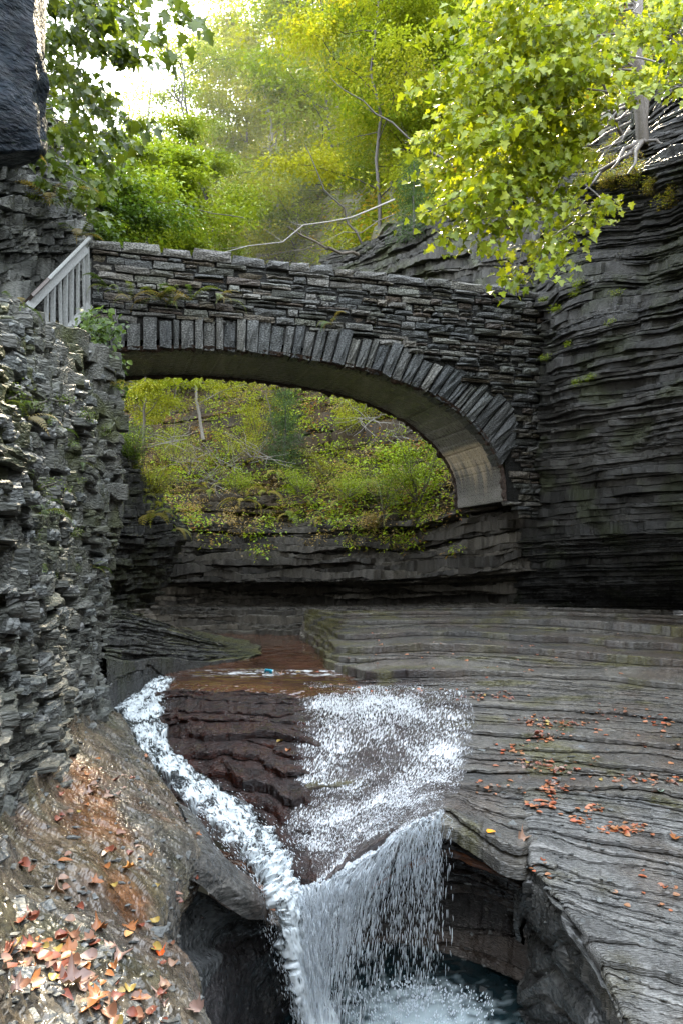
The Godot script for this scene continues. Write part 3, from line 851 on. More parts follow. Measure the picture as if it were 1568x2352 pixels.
	m = sheet(LW, 60, 60, func(p, u, v): return nz.get_noise_3d(p.x * 0.7, p.y * 2.0, p.z * 0.7) * 0.25, func(p, u, v): return tone(Color(0.1, 0.1, 0.09), 0.9 + 0.6 * nf.get_noise_3d(p.x, p.y * 4, p.z)), false)
	tag(obj("cliff", m, M.dry_slab), "rock face above the path beside the viewpoint", "", "", "structure")
	m = strata([row([60,960,11.4, 180,960,12.0, 262,950,12.6]), row([60,820,11.6, 180,820,12.1, 262,800,12.6]), row([60,700,12.0, 180,690,12.4, 250,700,12.7])], 90, 0.05, 0.12, 140, {"bed": 0.04, "block": 0.04, "len": 0.25, "rough": 0.03}, col_dark)
	tag(obj("cliff", m, M.wall), "dark rock behind the trailing shrub under the railing", "", "", "structure")

# ---- water --------------------------------------------------------------------------------------
func drop_mesh() -> ArrayMesh:
	# a falling drop: long, blunt below, drawn out above; points down -y
	var pts := [[0.0, -1.0], [0.75, -0.72], [1.0, -0.3], [0.8, 0.2], [0.4, 0.7], [0.0, 1.0]]
	var v := PackedVector3Array()
	var idx := PackedInt32Array()
	for p in pts:
		for k in 6:
			v.append(Vector3(cos(TAU * k / 6) * p[0], p[1], sin(TAU * k / 6) * p[0]))
	for i in 5:
		for k in 6:
			var a := i * 6 + k
			var b := i * 6 + (k + 1) % 6
			idx.append_array(PackedInt32Array([a, a + 6, b + 6, a, b + 6, b]))
	return make_mesh(v, idx)
func along(v: Vector3, at: Vector3, r: float, l: float) -> Transform3D:
	var y := v.normalized()
	var x := y.cross(Vector3(0.2, 0.1, 1)).normalized()
	return Transform3D(Basis(x * r, y * l, x.cross(y) * r), at)
func smooth(a: float, b: float, x: float) -> float:
	var t := clampf((x - a) / (b - a), 0.0, 1.0)
	return t * t * (3 - 2 * t)
func build_water() -> void:
	rng.seed = 501
	var river := StandardMaterial3D.new()
	river.vertex_color_use_as_albedo = true
	river.roughness = 0.06
	river.metallic_specular = 0.55
	var white := plain(Color(0.74, 0.79, 0.82), 0.25)
	white.vertex_color_use_as_albedo = true
	white.backlight_enabled = true
	white.backlight = Color(0.7, 0.75, 0.8)
	var film := StandardMaterial3D.new()
	film.vertex_color_use_as_albedo = true
	film.roughness = 0.22
	film.metallic_specular = 0.6
	film.transparency = BaseMaterial3D.TRANSPARENCY_ALPHA
	film.roughness = 0.3
	# the brown pool above the lip
	var RV := []
	for f in [[-0.6, -0.16], [-0.25, -0.045], [0.0, 0.0], [0.25, 0.0], [1.0, 0.0], [3.0, 0.0], [7.0, 0.0]]:
		var r := PackedVector3Array()
		for q in [[365, 9.8], [480, 9.5], [600, 9.25], [690, 9.05], [850, 8.95], [1000, 8.87], [1105, 8.8]]:
			var d: float = q[1] + f[0]
			var x: float = (q[0] - CX) / F * q[1] * (1.0 + f[0] * 0.02) - (0.12 * f[0] if f[0] > 1 else 0.0)
			r.append(W(x, -1.395 + f[1], d))
		RV.append(r)
	var rip := func(p: Vector3, u: float, v: float) -> float:
		var k := smooth(0.55, 0.1, v)
		return nf.get_noise_3d(p.x * 2.2, 0, p.z * 5.0) * 0.012 + k * nf.get_noise_3d(p.x * 7, 5, p.z * 14) * 0.012
	var rc := func(p: Vector3, u: float, v: float) -> Color:
		var c := Color(0.085, 0.038, 0.022).lerp(Color(0.05, 0.026, 0.017), 0.5 + nz.get_noise_2d(p.x * 0.8, p.z * 0.5))
		var foam := nf.get_noise_2d(p.x * 5, p.z * 15) + 0.7 * nz.get_noise_2d(p.x * 1.2, p.z * 2.5)
		var band := smooth(10.9, 10.5, -p.z) * smooth(9.9, 10.3, -p.z) * smooth(-2.5, -1.2, p.x) * smooth(1.3, 0.2, p.x)
		return c.lerp(Color(0.7, 0.72, 0.72), smooth(0.28, 0.55, foam * 0.8 + band * 0.25) * band)
	tag(obj("river_water", sheet(RV, 260, 300, rip, rc, true), river), "red brown shallow stream water above the lip of the fall", "", "", "structure")
	# plunge pool
	var PW := [row([420,2700,4.5, 700,2700,4.5, 1000,2700,4.5, 1500,2700,4.5]), row([300,2235,7.2, 700,2235,7.2, 1000,2235,7.2, 1400,2235,7.2])]
	for r in PW:
		for i in r.size(): r[i].y = 0.05
	var pc := func(p: Vector3, u: float, v: float) -> Color:
		var c := Color(0.008, 0.022, 0.026)
		var s := Vector2(p.x - 0.6, (p.z + 5.95) * 1.2).length()
		var f := smooth(0.75, 0.1, s + nf.get_noise_2d(p.x * 7, p.z * 7) * 0.35)
		return c.lerp(Color(0.55, 0.65, 0.68), f * 0.8)
	tag(obj("pool_water", sheet(PW, 160, 160, func(p, u, v): return nf.get_noise_3d(p.x * 4, 1, p.z * 4) * 0.02 + nf.get_noise_3d(p.x * 11, 1, p.z * 11) * 0.008, pc), river), "dark teal plunge pool with white splash under the fall", "", "", "structure")
	# thin sheet over the slab
	var FL := [
		row([672,2045,5.42, 712,2045,5.4, 760,2025,5.48, 820,1990,5.6, 885,1943,5.77, 945,1902,5.9, 1015,1868,6.02]),
		row([652,1960,5.8, 705,1955,5.8, 760,1945,5.82, 820,1925,5.9, 885,1895,6.0, 950,1870,6.1, 1030,1845,6.2]),
		row([640,1880,6.18, 700,1878,6.16, 765,1870,6.2, 830,1860,6.25, 895,1845,6.3, 965,1828,6.38, 1050,1815,6.45]),
		row([660,1780,6.78, 715,1780,6.76, 775,1778,6.76, 840,1776,6.76, 905,1775,6.76, 980,1773,6.76, 1070,1772,6.76]),
		row([670,1664,7.71, 730,1666,7.68, 790,1667,7.66, 850,1668,7.65, 920,1670,7.65, 990,1672,7.62, 1096,1674,7.58]),
		row([690,1593,9.0, 740,1593,8.95, 790,1593,8.92, 850,1592,8.86, 920,1591,8.85, 1000,1590,8.82, 1072,1589,8.77]),
		row([690,1574,9.4, 740,1574,9.35, 790,1574,9.3, 850,1574,9.3, 920,1574,9.3, 1000,1574,9.3, 1100,1574,9.3])]
	var fd := func(p: Vector3, u: float, v: float) -> float:
		var e := minf(u, 1.0 - u) + nf.get_noise_2d(p.z * 2.2, 4.0 if u < 0.5 else 9.0) * (0.13 if u < 0.5 else 0.22) + nf.get_noise_2d(p.z * 9, u * 3) * 0.05
		var edge := -0.03 * smooth(0.1, 0.0, e)
		return 0.02 + edge + nf.get_noise_2d(u * 60 - v * 18, v * 34) * 0.008 + nf.get_noise_2d(u * 130 - v * 30, v * 80) * 0.005 + nz.get_noise_2d(u * 2.5, v * 9) * 0.02
	var fc := func(p: Vector3, u: float, v: float) -> Color:
		var a := nf.get_noise_2d(u * 70 - v * 22 + 8, v * 40) * 0.55 + nf.get_noise_2d(u * 150 - v * 40, v * 90) * 0.7 + nz.get_noise_2d(u * 2.6 + 5, v * 3.2) * 0.6
		var k := v * 7.0 + nz.get_noise_2d(u * 3, 2.0) * 0.8
		k -= floorf(k)
		a += 0.24 * smooth(0.5, 0.0, k) + 0.0
		a -= smooth(0.2, 0.0, u) * 0.3 + smooth(0.85, 1.0, v) * 0.7 + smooth(0.85, 1.0, u) * 0.3
		a += smooth(0.12, 0.0, v) * 0.4
		var w := smooth(-0.25, 0.6, a)
		var e := minf(u, 1.0 - u) + nz.get_noise_2d(p.z * 2.0, 4.0 if u < 0.5 else 9.0) * 0.16 + nf.get_noise_2d(p.z * 9, u * 5) * 0.06
		var c := Color(0.08, 0.066, 0.06).lerp(Color(0.54, 0.56, 0.58), w)
		c.a = smooth(-0.06, 0.12, e) * smooth(1.0, 0.88, v + nf.get_noise_2d(u * 9, 3.0) * 0.05) * (0.3 + 0.7 * w)
		return c
	tag(obj("cascade_water", sheet(FL, 420, 460, fd, fc, false), film), "thin white glittering sheet of water sliding over the slab", "", "", "structure")
	# the white chute on the left and the jet it becomes
	var CH := [
		row([695,2400,5.25, 722,2400,5.2, 750,2410,5.25, 772,2420,5.35, 795,2420,5.5]),
		row([668,2300,5.25, 690,2300,5.2, 712,2305,5.25, 735,2310,5.35, 756,2310,5.5]),
		row([638,2200,5.25, 662,2200,5.2, 684,2205,5.25, 706,2205,5.35, 728,2205,5.5]),
		row([614,2120,5.22, 640,2115,5.17, 664,2115,5.22, 688,2110,5.35, 712,2105,5.5]),
		row([592,2055,5.22, 620,2048,5.18, 645,2045,5.25, 672,2035,5.4, 698,2025,5.55]),
		row([556,1995,5.3, 585,1985,5.3, 612,1978,5.4, 640,1968,5.55, 668,1962,5.7]),
		row([500,1928,5.48, 530,1918,5.5, 556,1908,5.6, 586,1898,5.8, 622,1898,5.95]),
		row([436,1868,5.72, 462,1856,5.75, 488,1846,5.85, 512,1838,6.05, 545,1836,6.25]),
		row([380,1803,6.15, 402,1793,6.2, 424,1786,6.3, 446,1780,6.5, 478,1778,6.7]),
		row([328,1748,6.7, 346,1742,6.75, 362,1738,6.8, 380,1734,6.95, 410,1734,7.1]),
		row([286,1690,7.5, 310,1688,7.5, 336,1686,7.5, 362,1685,7.6, 392,1686,7.6]),
		row([252,1632,8.35, 285,1632,8.3, 318,1632,8.3, 352,1633,8.35, 392,1640,8.3]),
		row([280,1600,9.05, 308,1598,9.1, 332,1596,9.15, 356,1596,9.2, 384,1598,9.2]),
		row([330,1572,9.7, 346,1570,9.7, 362,1568,9.65, 380,1567,9.6, 402,1567,9.6]),
		row([340,1562,10.2, 356,1560,10.2, 370,1559,10.1, 388,1559,10.0, 410,1559,10.0])]
	var cd := func(p: Vector3, u: float, v: float) -> float:
		var e := minf(u, 1.0 - u) + nf.get_noise_2d(v * 18, 3.0 if u < 0.5 else 8.0) * 0.3 + nf.get_noise_2d(v * 90, u * 3) * 0.12
		var jet := smooth(0.42, 0.25, v)
		return 0.03 + sin(PI * u) * 0.02 * jet - 0.11 * smooth(0.16, 0.0, e) + nf.get_noise_2d(u * 3.5 + 3, v * lerpf(30, 14, jet)) * 0.028 + nf.get_noise_2d(u * 9, v * lerpf(70, 30, jet)) * 0.009
	var cc := func(p: Vector3, u: float, v: float) -> Color:
		var jet := smooth(0.42, 0.25, v)
		var a := nf.get_noise_2d(u * 4 + 7, v * lerpf(36, 12, jet)) * 0.5 + nf.get_noise_2d(u * 10, v * lerpf(80, 30, jet)) * 0.45 + nf.get_noise_2d(u * 26, v * lerpf(170, 60, jet)) * 0.65
		a += 0.24 + jet * 0.2 - smooth(0.0, 0.5, nf.get_noise_2d(v * 16, u * 2.0)) * 0.45 * (1.0 - jet) - smooth(0.3, 0.0, minf(u, 1 - u)) * 0.35 - smooth(0.9, 1.0, v) * 0.5
		var w := smooth(-0.4, 0.5, a)
		var c := Color(0.07, 0.085, 0.09).lerp(Color(0.58, 0.63, 0.65), w)
		var e := minf(u, 1.0 - u) + nf.get_noise_2d(v * 40, u * 2) * 0.1
		c.a = smooth(0.0, 0.2, e) * (0.3 + 0.7 * smooth(0.05, 0.5, w))
		return c
	tag(obj("waterfall_water", sheet(CH, 130, 620, cd, cc, false), film), "foaming white chute along the left ledge that becomes the main jet", "", "", "structure")
	# falling water: strands and drops that leave the lip
	var lip := row([672,2048,5.4, 712,2050,5.38, 760,2030,5.45, 820,1995,5.58, 885,1948,5.75, 945,1906,5.88, 1020,1874,5.98])
	# thin veil below the lip
	var VL := []
	for r in 9:
		var t := lerpf(0.5, 0.0, r / 8.0)
		var q := PackedVector3Array()
		for c in 13:
			var u := c / 12.0
			var k := u * 6.0
			var i := mini(int(k), 5)
			var v0 := Vector3(lerpf(0.3, -0.5, smooth(0.0, 0.55, u)), -0.3, 0.42)
			if u > 0.75: v0 = Vector3(-0.1, -0.2, 0.3)
			q.append(lip[i].lerp(lip[i + 1], k - i) + Vector3(0, 0.03, 0) + v0 * t + Vector3(0, -4.9, 0) * t * t)
		VL.append(q)
	var vc := func(p: Vector3, u: float, v: float) -> Color:
		var d := 1.0 - v
		var st := nf.get_noise_2d(u * 70 - d * 5, d * 3.5) * 0.8 + nf.get_noise_2d(u * 170 - d * 9, d * 8) * 0.7 + nz.get_noise_2d(u * 9, d) * 0.5
		var thin := d * 0.75 + smooth(0.3, 0.9, u) * 0.55
		var c := tone(Color(0.72, 0.77, 0.8), 0.8 + 0.3 * st)
		c.a = smooth(-0.15, 0.55, st + 0.42 - thin) * 0.85
		return c
	tag(obj("waterfall_water", sheet(VL, 420, 150, func(p, u, v): return nf.get_noise_2d(u * 60, v * 4) * 0.03 * (1.0 - v), vc, false), film), "thin torn veil of water hanging below the lip", "", "", "structure")
	var drop := drop_mesh()
	var tr := []
	var co := []
	var G := Vector3(0, -9.81, 0)
	for s in 800:
		var u := pow(R(0, 1), 1.6)
		if s < 190: u = R(0.45, 1.0)
		var k := u * 6.0
		var i := mini(int(k), 5)
		var p0 := lip[i].lerp(lip[i + 1], k - i) + Vector3(R(-0.05, 0.05), R(-0.02, 0.03), R(0, 0.1))
		var gust := nf.get_noise_1d(u * 40.0)
		var v0 := Vector3(lerpf(0.3, -0.55, smooth(0.0, 0.55, u)) * (0.8 + gust) + R(-0.12, 0.12), R(-1.0, -0.1), 0.4 + gust * 0.5 + R(-0.1, 0.15))
		if u > 0.8: v0 = Vector3(R(-0.3, 0.05), R(-0.5, 0.0), R(0.1, 0.45))
		var T := (v0.y + sqrt(v0.y * v0.y + 2 * 9.81 * (p0.y - 0.05))) / 9.81
		var n := int(pow(R(0, 1), 2.0) * 46 * (1.0 if u < 0.5 else 0.7)) + 3
		var fat := R(0.6, 1.5)
		var t0 := R(-0.2, 0.3)
		var t1 := R(0.5, 1.2)
		for q in n:
			var f := R(t0, t1)
			if f < 0 or f > 1: continue
			var t := T * f
			var jit := R(-0.16, 0.16)
			var vv := v0 + G * t
			var p := p0 + v0 * t + G * t * t * 0.5 + Vector3(jit, R(-0.1, 0.1), R(-0.1, 0.1)) * t * 0.6 + Vector3(R(-1, 1), 0, R(-1, 1)) * 0.008
			vv += Vector3(jit * 2 + R(-0.3, 0.3), 0, 0)
			var big := pow(R(0, 1), 3.0)
			tr.append(along(vv, p, lerpf(0.0009, 0.003, big) * fat, lerpf(0.008, 0.05, R(0, 1) * R(0, 1) + big * 0.4)))
			co.append(tone(Color(1, 1, 1), R(0.6, 1.0)))
	# strands that hang from the lip before they break up
	var sv := PackedVector3Array()
	var si := PackedInt32Array()
	for s in 210:
		var u := pow(R(0, 1), 1.4)
		var k := u * 6.0
		var i := mini(int(k), 5)
		var p0 := lip[i].lerp(lip[i + 1], k - i) + Vector3(R(-0.02, 0.02), 0.035, R(-0.06, 0.02))
		var gust := nf.get_noise_1d(u * 40.0)
		var v0 := Vector3(lerpf(0.3, -0.55, smooth(0.0, 0.55, u)) * (0.8 + gust), R(-0.5, 0.0), 0.4 + gust * 0.5)
		if u > 0.8: v0 = Vector3(R(-0.3, 0.05), R(-0.3, 0.0), R(0.1, 0.45))
		var T := R(0.08, 0.3) * (1.3 if u < 0.4 else 0.8)
		var pts := []
		var rad := []
		var r0 := R(0.004, 0.013)
		for q in 9:
			var t := T * q / 8.0
			pts.append(p0 + v0 * t + G * t * t * 0.5 + Vector3(nf.get_noise_2d(s * 3.1, q * 0.9), 0, nf.get_noise_2d(s * 5.7, q)) * 0.02)
			rad.append(r0 * (1.0 - q / 8.5) * (0.7 + 0.5 * absf(nf.get_noise_2d(s * 9.0, q * 2.0))))
		add_tube(sv, si, pts, rad, 6)
	var sc := PackedColorArray()
	sc.resize(sv.size())
	for i in sv.size(): sc[i] = tone(Color(1, 1, 1), 0.75 + 0.35 * nf.get_noise_3d(sv[i].x * 30, sv[i].y * 12, sv[i].z * 30))
	tag(obj("waterfall_water", make_mesh(sv, si, sc), white), "white strands of water breaking off the lip", "", "", "structure")
	# edge spray of the jet and the chute
	for s in 1900:
		var v := R(0.0, 0.5) if s < 1700 else R(0.5, 1.0)
		var k := v * 14.0
		var i := mini(int(k), 13)
		var f := k - i
		var side := R(-0.12, 1.12)
		var h := mini(int(clampf(side, 0, 0.999) * 4), 3)
		var a: Vector3 = CH[i][h].lerp(CH[i + 1][h], f)
		var b: Vector3 = CH[i][h + 1].lerp(CH[i + 1][h + 1], f)
		var p := a + (b - a) * (side * 4 - h)
		p += Vector3(R(-0.04, 0.04), R(0, 0.09), R(0.02, 0.12))
		var dir: Vector3 = CH[i][2] - CH[i + 1][2]
		tr.append(along(dir.normalized() + Vector3(R(-0.3, 0.3), R(-0.2, 0.2), 0), p, R(0.001, 0.0028), R(0.004, 0.015)))
		co.append(tone(Color(1, 1, 1), R(0.8, 1.0)))
	# beads and flecks on the sheet, torn along the flow
	for s in 3200:
		var u := R(0.03, 0.97)
		var v := R(0.0, 0.97)
		var k := v * 6.0
		var i := mini(int(k), 5)
		var kk := u * 6.0
		var h := mini(int(kk), 5)
		var a: Vector3 = FL[i][h].lerp(FL[i][h + 1], kk - h)
		var b: Vector3 = FL[i + 1][h].lerp(FL[i + 1][h + 1], kk - h)
		var p := a.lerp(b, k - i)
		if nz.get_noise_2d(p.x * 1.6, p.z * 3.2) < 0.0: continue
		var n := Vector3(0, 1, 0.25)
		tr.append(along(a - b + Vector3(R(-0.3, 0.3), 0, 0), p + n * (0.055 + R(0, 0.02)), R(0.001, 0.0024), R(0.004, 0.014)))
		co.append(tone(Color(1, 1, 1), R(0.75, 1.0)))
	# splash
	for s in 700:
		var a := R(0, TAU)
		var r := pow(R(0, 1), 0.7) * 0.55
		var p := Vector3(0.55 + cos(a) * r * 1.1, 0.06 + R(0, 1) * 0.2 * (1 - r), -5.95 + sin(a) * r * 0.7)
		tr.append(along(Vector3(cos(a) * 0.4, 1, sin(a) * 0.4), p, R(0.003, 0.008), R(0.004, 0.014)))
		co.append(Color(1, 1, 1))
	var sp := many("spray", drop, white, tr, co)
	tag(sp, "white falling drops and spray of the waterfall", "", "", "stuff")

# ---- bridge -------------------------------------------------------------------------------------
func face(x: float, y: float) -> Vector2:
	var a := (x - CX) / F
	var k := (3.27 + 12.0 * a) / (6.45 - 2.0 * a)
	return Vector2(k * 6.753, (HY - y) / F * (12.0 + 2.0 * k))
func curve(a: Array, n: int) -> PackedVector2Array:
	var p := PackedVector2Array()
	for i in range(0, a.size(), 2): p.append(face(a[i], a[i + 1]))
	var out := PackedVector2Array()
	var m := p.size()
	for i in n + 1:
		var t := float(i) / n * (m - 1)
		var j := mini(int(t), m - 2)
		out.append(p[j].cubic_interpolate(p[j + 1], p[maxi(0, j - 1)], p[mini(m - 1, j + 2)], t - j))
	return out
func at_len(c: PackedVector2Array, t: float) -> Vector2:
	var k := clampf(t, 0, 1) * (c.size() - 1)
	var i := mini(int(k), c.size() - 2)
	return c[i].lerp(c[i + 1], k - i)
# a stone with a broken front: quad in the face plane, from z0 at the back to z1 at the front
func stone_block(q: Array, z0: float, z1: float, rough: float, ch: float, tint: Color) -> ArrayMesh:
	var nu := 4
	var nv := 3
	var v := PackedVector3Array()
	var c := PackedColorArray()
	var idx := PackedInt32Array()
	var mid: Vector2 = (q[0] + q[1] + q[2] + q[3]) * 0.25
	for j in nv + 1:
		for i in nu + 1:
			var a: Vector2 = q[0].lerp(q[1], float(i) / nu)
			var b: Vector2 = q[3].lerp(q[2], float(i) / nu)
			var p := a.lerp(b, float(j) / nv)
			var edge := i == 0 or j == 0 or i == nu or j == nv
			var z := z1 + R(-rough, rough)
			if edge:
				z = z1 - ch * R(0.6, 1.6)
				p += (p - mid).normalized() * R(-0.006, 0.004)
			else: p += Vector2(R(-1, 1), R(-1, 1)) * 0.012
			v.append(Vector3(p.x, p.y, z))
			c.append(tone(tint, R(0.85, 1.15)))
	for j in nv:
		for i in nu:
			var a := j * (nu + 1) + i
			var b := a + nu + 1
			idx.append_array(PackedInt32Array([a, b, b + 1, a, b + 1, a + 1]))
	var rim := []
	for i in nu: rim.append(i)
	for j in nv: rim.append(j * (nu + 1) + nu)
	for i in nu: rim.append(nv * (nu + 1) + nu - i)
	for j in nv: rim.append((nv - j) * (nu + 1))
	var base := v.size()
	for r in rim:
		v.append(Vector3(v[r].x, v[r].y, z0))
		c.append(tint)
	var n := rim.size()
	for i in n:
		var a: int = rim[i]
		var b: int = rim[(i + 1) % n]
		idx.append_array(PackedInt32Array([a, b, base + (i + 1) % n, a, base + (i + 1) % n, base + i]))
	return flat_mesh(v, idx, c)
func stone_tint(u: float, v: float) -> Color:
	var c := Color(0.18, 0.195, 0.195).lerp(Color(0.52, 0.5, 0.45), R(0, 1) * R(0.1, 1))
	if rng.randf() < 0.14: c = c.lerp(Color(0.5, 0.52, 0.46), R(0.4, 1))
	if rng.randf() < 0.3: c = c.lerp(Color(0.3, 0.24, 0.16), R(0.2, 0.7))
	if rng.randf() < 0.1: c = c.lerp(Color(0.16, 0.1, 0.06), 0.6)
	if nz.get_noise_2d(u * 0.9, v * 2.0) > 0.1: c = c.lerp(Color(0.1, 0.1, 0.04), R(0, 0.5))
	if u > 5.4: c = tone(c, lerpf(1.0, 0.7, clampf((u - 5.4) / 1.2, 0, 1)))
	return c
func beam(a: Vector3, b: Vector3, w: float, h: float, side := Vector3(1, 0, 0), ch := 0.006) -> ArrayMesh:
	# a squared timber from a to b, w wide along side, h high, edges chamfered
	var t := (b - a).normalized()
	var s := (side - t * side.dot(t)).normalized()
	var u := s.cross(t).normalized()
	var prof := [[-w / 2 + ch, -h / 2], [w / 2 - ch, -h / 2], [w / 2, -h / 2 + ch], [w / 2, h / 2 - ch], [w / 2 - ch, h / 2], [-w / 2 + ch, h / 2], [-w / 2, h / 2 - ch], [-w / 2, -h / 2 + ch]]
	var v := PackedVector3Array()
	var idx := PackedInt32Array()
	for e in [a, b]:
		for p in prof: v.append(e + s * p[0] + u * p[1])
	for k in 8:
		var n := (k + 1) % 8
		idx.append_array(PackedInt32Array([k, n, n + 8, k, n + 8, k + 8]))
	for k in range(1, 7):
		idx.append_array(PackedInt32Array([0, k + 1, k, 8, 8 + k, 8 + k + 1]))
	var c := PackedColorArray()
	c.resize(v.size())
	c.fill(Color(1, 1, 1))
	return flat_mesh(v, idx)
func build_bridge() -> void:
	rng.seed = 301
	var br := root("stone_footbridge", W(-3.27, 0, 12.0))
	var U := Vector3(6.45, 0, -2.0).normalized()
	br.basis = Basis(U, UP, U.cross(UP))
	tag(br, "arched footbridge of dark slate stone spanning the gorge", "footbridge")
	var ip := curve([255,806, 400,800, 500,803, 575,809, 650,816, 750,832, 850,853, 950,887, 1030,930, 1090,980, 1132,1035, 1152,1085, 1156,1150], 160)
	var ep := curve([255,738, 400,736, 500,738, 578,741, 660,747, 768,762, 872,786, 985,823, 1080,868, 1145,915, 1184,968, 1176,1050, 1176,1150], 160)
	# mortar core
	var pm: Material = M.stone
	var poly := PackedVector2Array()
	for i in range(0, 161, 4): poly.append(ip[i].lerp(ep[i], 0.35))
	var ur := 7.45
	poly.append(Vector2(ur, ep[160].y))
	poly.append(Vector2(ur, 4.8))
	poly.append(Vector2(-0.47, 4.8))
	poly.append(Vector2(-0.47, ip[0].y + 0.1))
	var tri := Geometry2D.triangulate_polygon(poly)
	var v := PackedVector3Array()
	var idx := PackedInt32Array()
	for z in [-0.03, -2.02]:
		for p in poly: v.append(Vector3(p.x, p.y, z))
	var n := poly.size()
	var area := 0.0
	for i in n: area += poly[i].cross(poly[(i + 1) % n])
	for i in range(0, tri.size(), 3):
		var a := tri[i]
		var b := tri[i + 1]
		var c := tri[i + 2]
		if (poly[b] - poly[a]).cross(poly[c] - poly[a]) > 0:
			var s := b
			b = c
			c = s
		idx.append_array(PackedInt32Array([a, b, c, n + a, n + c, n + b]))
	for i in n:
		var j := (i + 1) % n
		if area > 0: idx.append_array(PackedInt32Array([i, n + j, j, i, n + i, n + j]))
		else: idx.append_array(PackedInt32Array([i, j, n + j, i, n + j, n + i]))
	var cc := PackedColorArray()
	cc.resize(v.size())
	cc.fill(Color(0.012, 0.012, 0.011))
	obj("mortar_core", flat_mesh(v, idx, cc), pm, br)
	# soffit: concrete that kept the marks of its boards
	v = PackedVector3Array()
	cc = PackedColorArray()
	var nw := 60
	var board := 0.0
	for i in 161:
		if i % 5 == 0: board = R(-0.006, 0.006)
		for j in nw + 1:
			var w := lerpf(0.02, 2.0, float(j) / nw)
			var p := ip[i]
			var nrm := (ep[i] - ip[i]).normalized()
			p += nrm * (0.03 + board + (0.008 if i % 5 == 0 else 0.0))
			v.append(Vector3(p.x, p.y, -w))
			var t := i / 160.0
			var c := Color(0.24, 0.228, 0.208)
			var st := nf.get_noise_2d(i * 0.12, w * 0.8) * 0.5 + nf.get_noise_2d(i * 0.5, w * 1.6) * 0.3
			c = tone(c, 0.9 + st * 0.7)
			# lime run down from two cracks and pale bare patch near the springing
			var s1 := absf(p.x - (1.42 + 0.22 * w + 0.05 * nf.get_noise_2d(w * 6, 1)))
			var s2 := absf(p.x - (3.9 + 0.26 * w + 0.06 * nf.get_noise_2d(w * 6, 4)))
			c = c.lerp(Color(0.42, 0.4, 0.35), smooth(0.06, 0.01, s1) * smooth(2.0, 0.8, w) * 0.9)
			c = c.lerp(Color(0.42, 0.4, 0.35), smooth(0.09, 0.01, s2) * smooth(1.5, 0.2, w) * 0.9)
			var pat := smooth(0.79, 0.805, t) * smooth(0.93, 0.84, t + nf.get_noise_2d(w * 5.5, 3.0) * 0.09)
			c = c.lerp(Color(0.8, 0.66, 0.46), pat * (0.9 + 0.5 * nf.get_noise_2d(w * 9, t * 4)))
			var lime := nf.get_noise_2d(p.x * 16, w * 9)
			if t > 0.66 and t < 0.8 and absf(lime) < 0.03: c = c.lerp(Color(0.5, 0.48, 0.44), 0.6)
			if t > 0.95: c = tone(c, 1.5)
			cc.append(c)
	idx = grid_index(161, nw + 1)
	for i in range(0, idx.size(), 3):
		var s := idx[i + 1]
		idx[i + 1] = idx[i + 2]
		idx[i + 2] = s
	obj("soffit", flat_mesh(v, idx, cc), M.slab, br)
	# ragged brown edges of the soffit, front and back
	for w0 in [0.06, 1.96]:
		v = PackedVector3Array()
		cc = PackedColorArray()
		for i in 161:
			var nrm := (ep[i] - ip[i]).normalized()
			for j in 9:
				var f := j / 8.0
				var z: float = -w0 + lerpf(0.07, -0.07, f)
				var dz := (0.035 + 0.06 * maxf(0, nf.get_noise_2d(i * 0.9, w0 * 9)) + 0.03 * nf.get_noise_2d(i * 2.3, w0)) * sin(PI * f)
				var p := ip[i] + nrm * (0.05 - dz * 1.5)
				v.append(Vector3(p.x, p.y, z + 0.02 * nf.get_noise_2d(i * 1.1, j)))
				cc.append(tone(Color(0.1, 0.06, 0.04), 1.0 + 0.9 * nf.get_noise_2d(i * 0.7, j * 2)))
		obj("soffit_edge", make_mesh(v, idx_flip(161, 9), cc), M.stone, br)
	# voussoirs
	var t := 0.0
	var cuts := [0.0]
	var len_total := 0.0
	for i in 160: len_total += ip[i].distance_to(ip[i + 1])
	var want := 0.0
	var acc := 0.0
	var ts := [0.0]
	var nextw := R(0.12, 0.2)
	for i in 160:
		acc += ip[i].distance_to(ip[i + 1])
		if acc >= nextw:
			ts.append((i + 1) / 160.0)
			acc = 0.0
			nextw = R(0.1, 0.2) if i < 120 else R(0.15, 0.24)
	for i in ts.size() - 1:
		if ts[i] > 0.865: continue
		var a := at_len(ip, ts[i] + 0.0018)
		var b := at_len(ip, ts[i + 1] - 0.0018)
		var c := at_len(ep, ts[i + 1] - 0.0018)
		var d := at_len(ep, ts[i] + 0.0018)
		var k := R(-0.14, 0.12)
		c += (c - b) * k
		d += (d - a) * k
		a += (a - d).normalized() * R(-0.02, 0.02)
		b += (b - c).normalized() * R(-0.02, 0.02)
		var tint := Color(0.17, 0.185, 0.19).lerp(Color(0.46, 0.45, 0.4), R(0, 1) * R(0, 1))
		tint = tint.lerp(Color(0.32, 0.33, 0.29), R(0, 0.5) * clampf(nz.get_noise_1d(i * 0.3) + 0.4, 0, 1))
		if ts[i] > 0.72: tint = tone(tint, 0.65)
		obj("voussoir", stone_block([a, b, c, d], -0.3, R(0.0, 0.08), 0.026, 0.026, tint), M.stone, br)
	# coursed slate of the spandrel and parapet
	var top := 4.72
	var y := 0.85
	var rest := []
	var made := 0
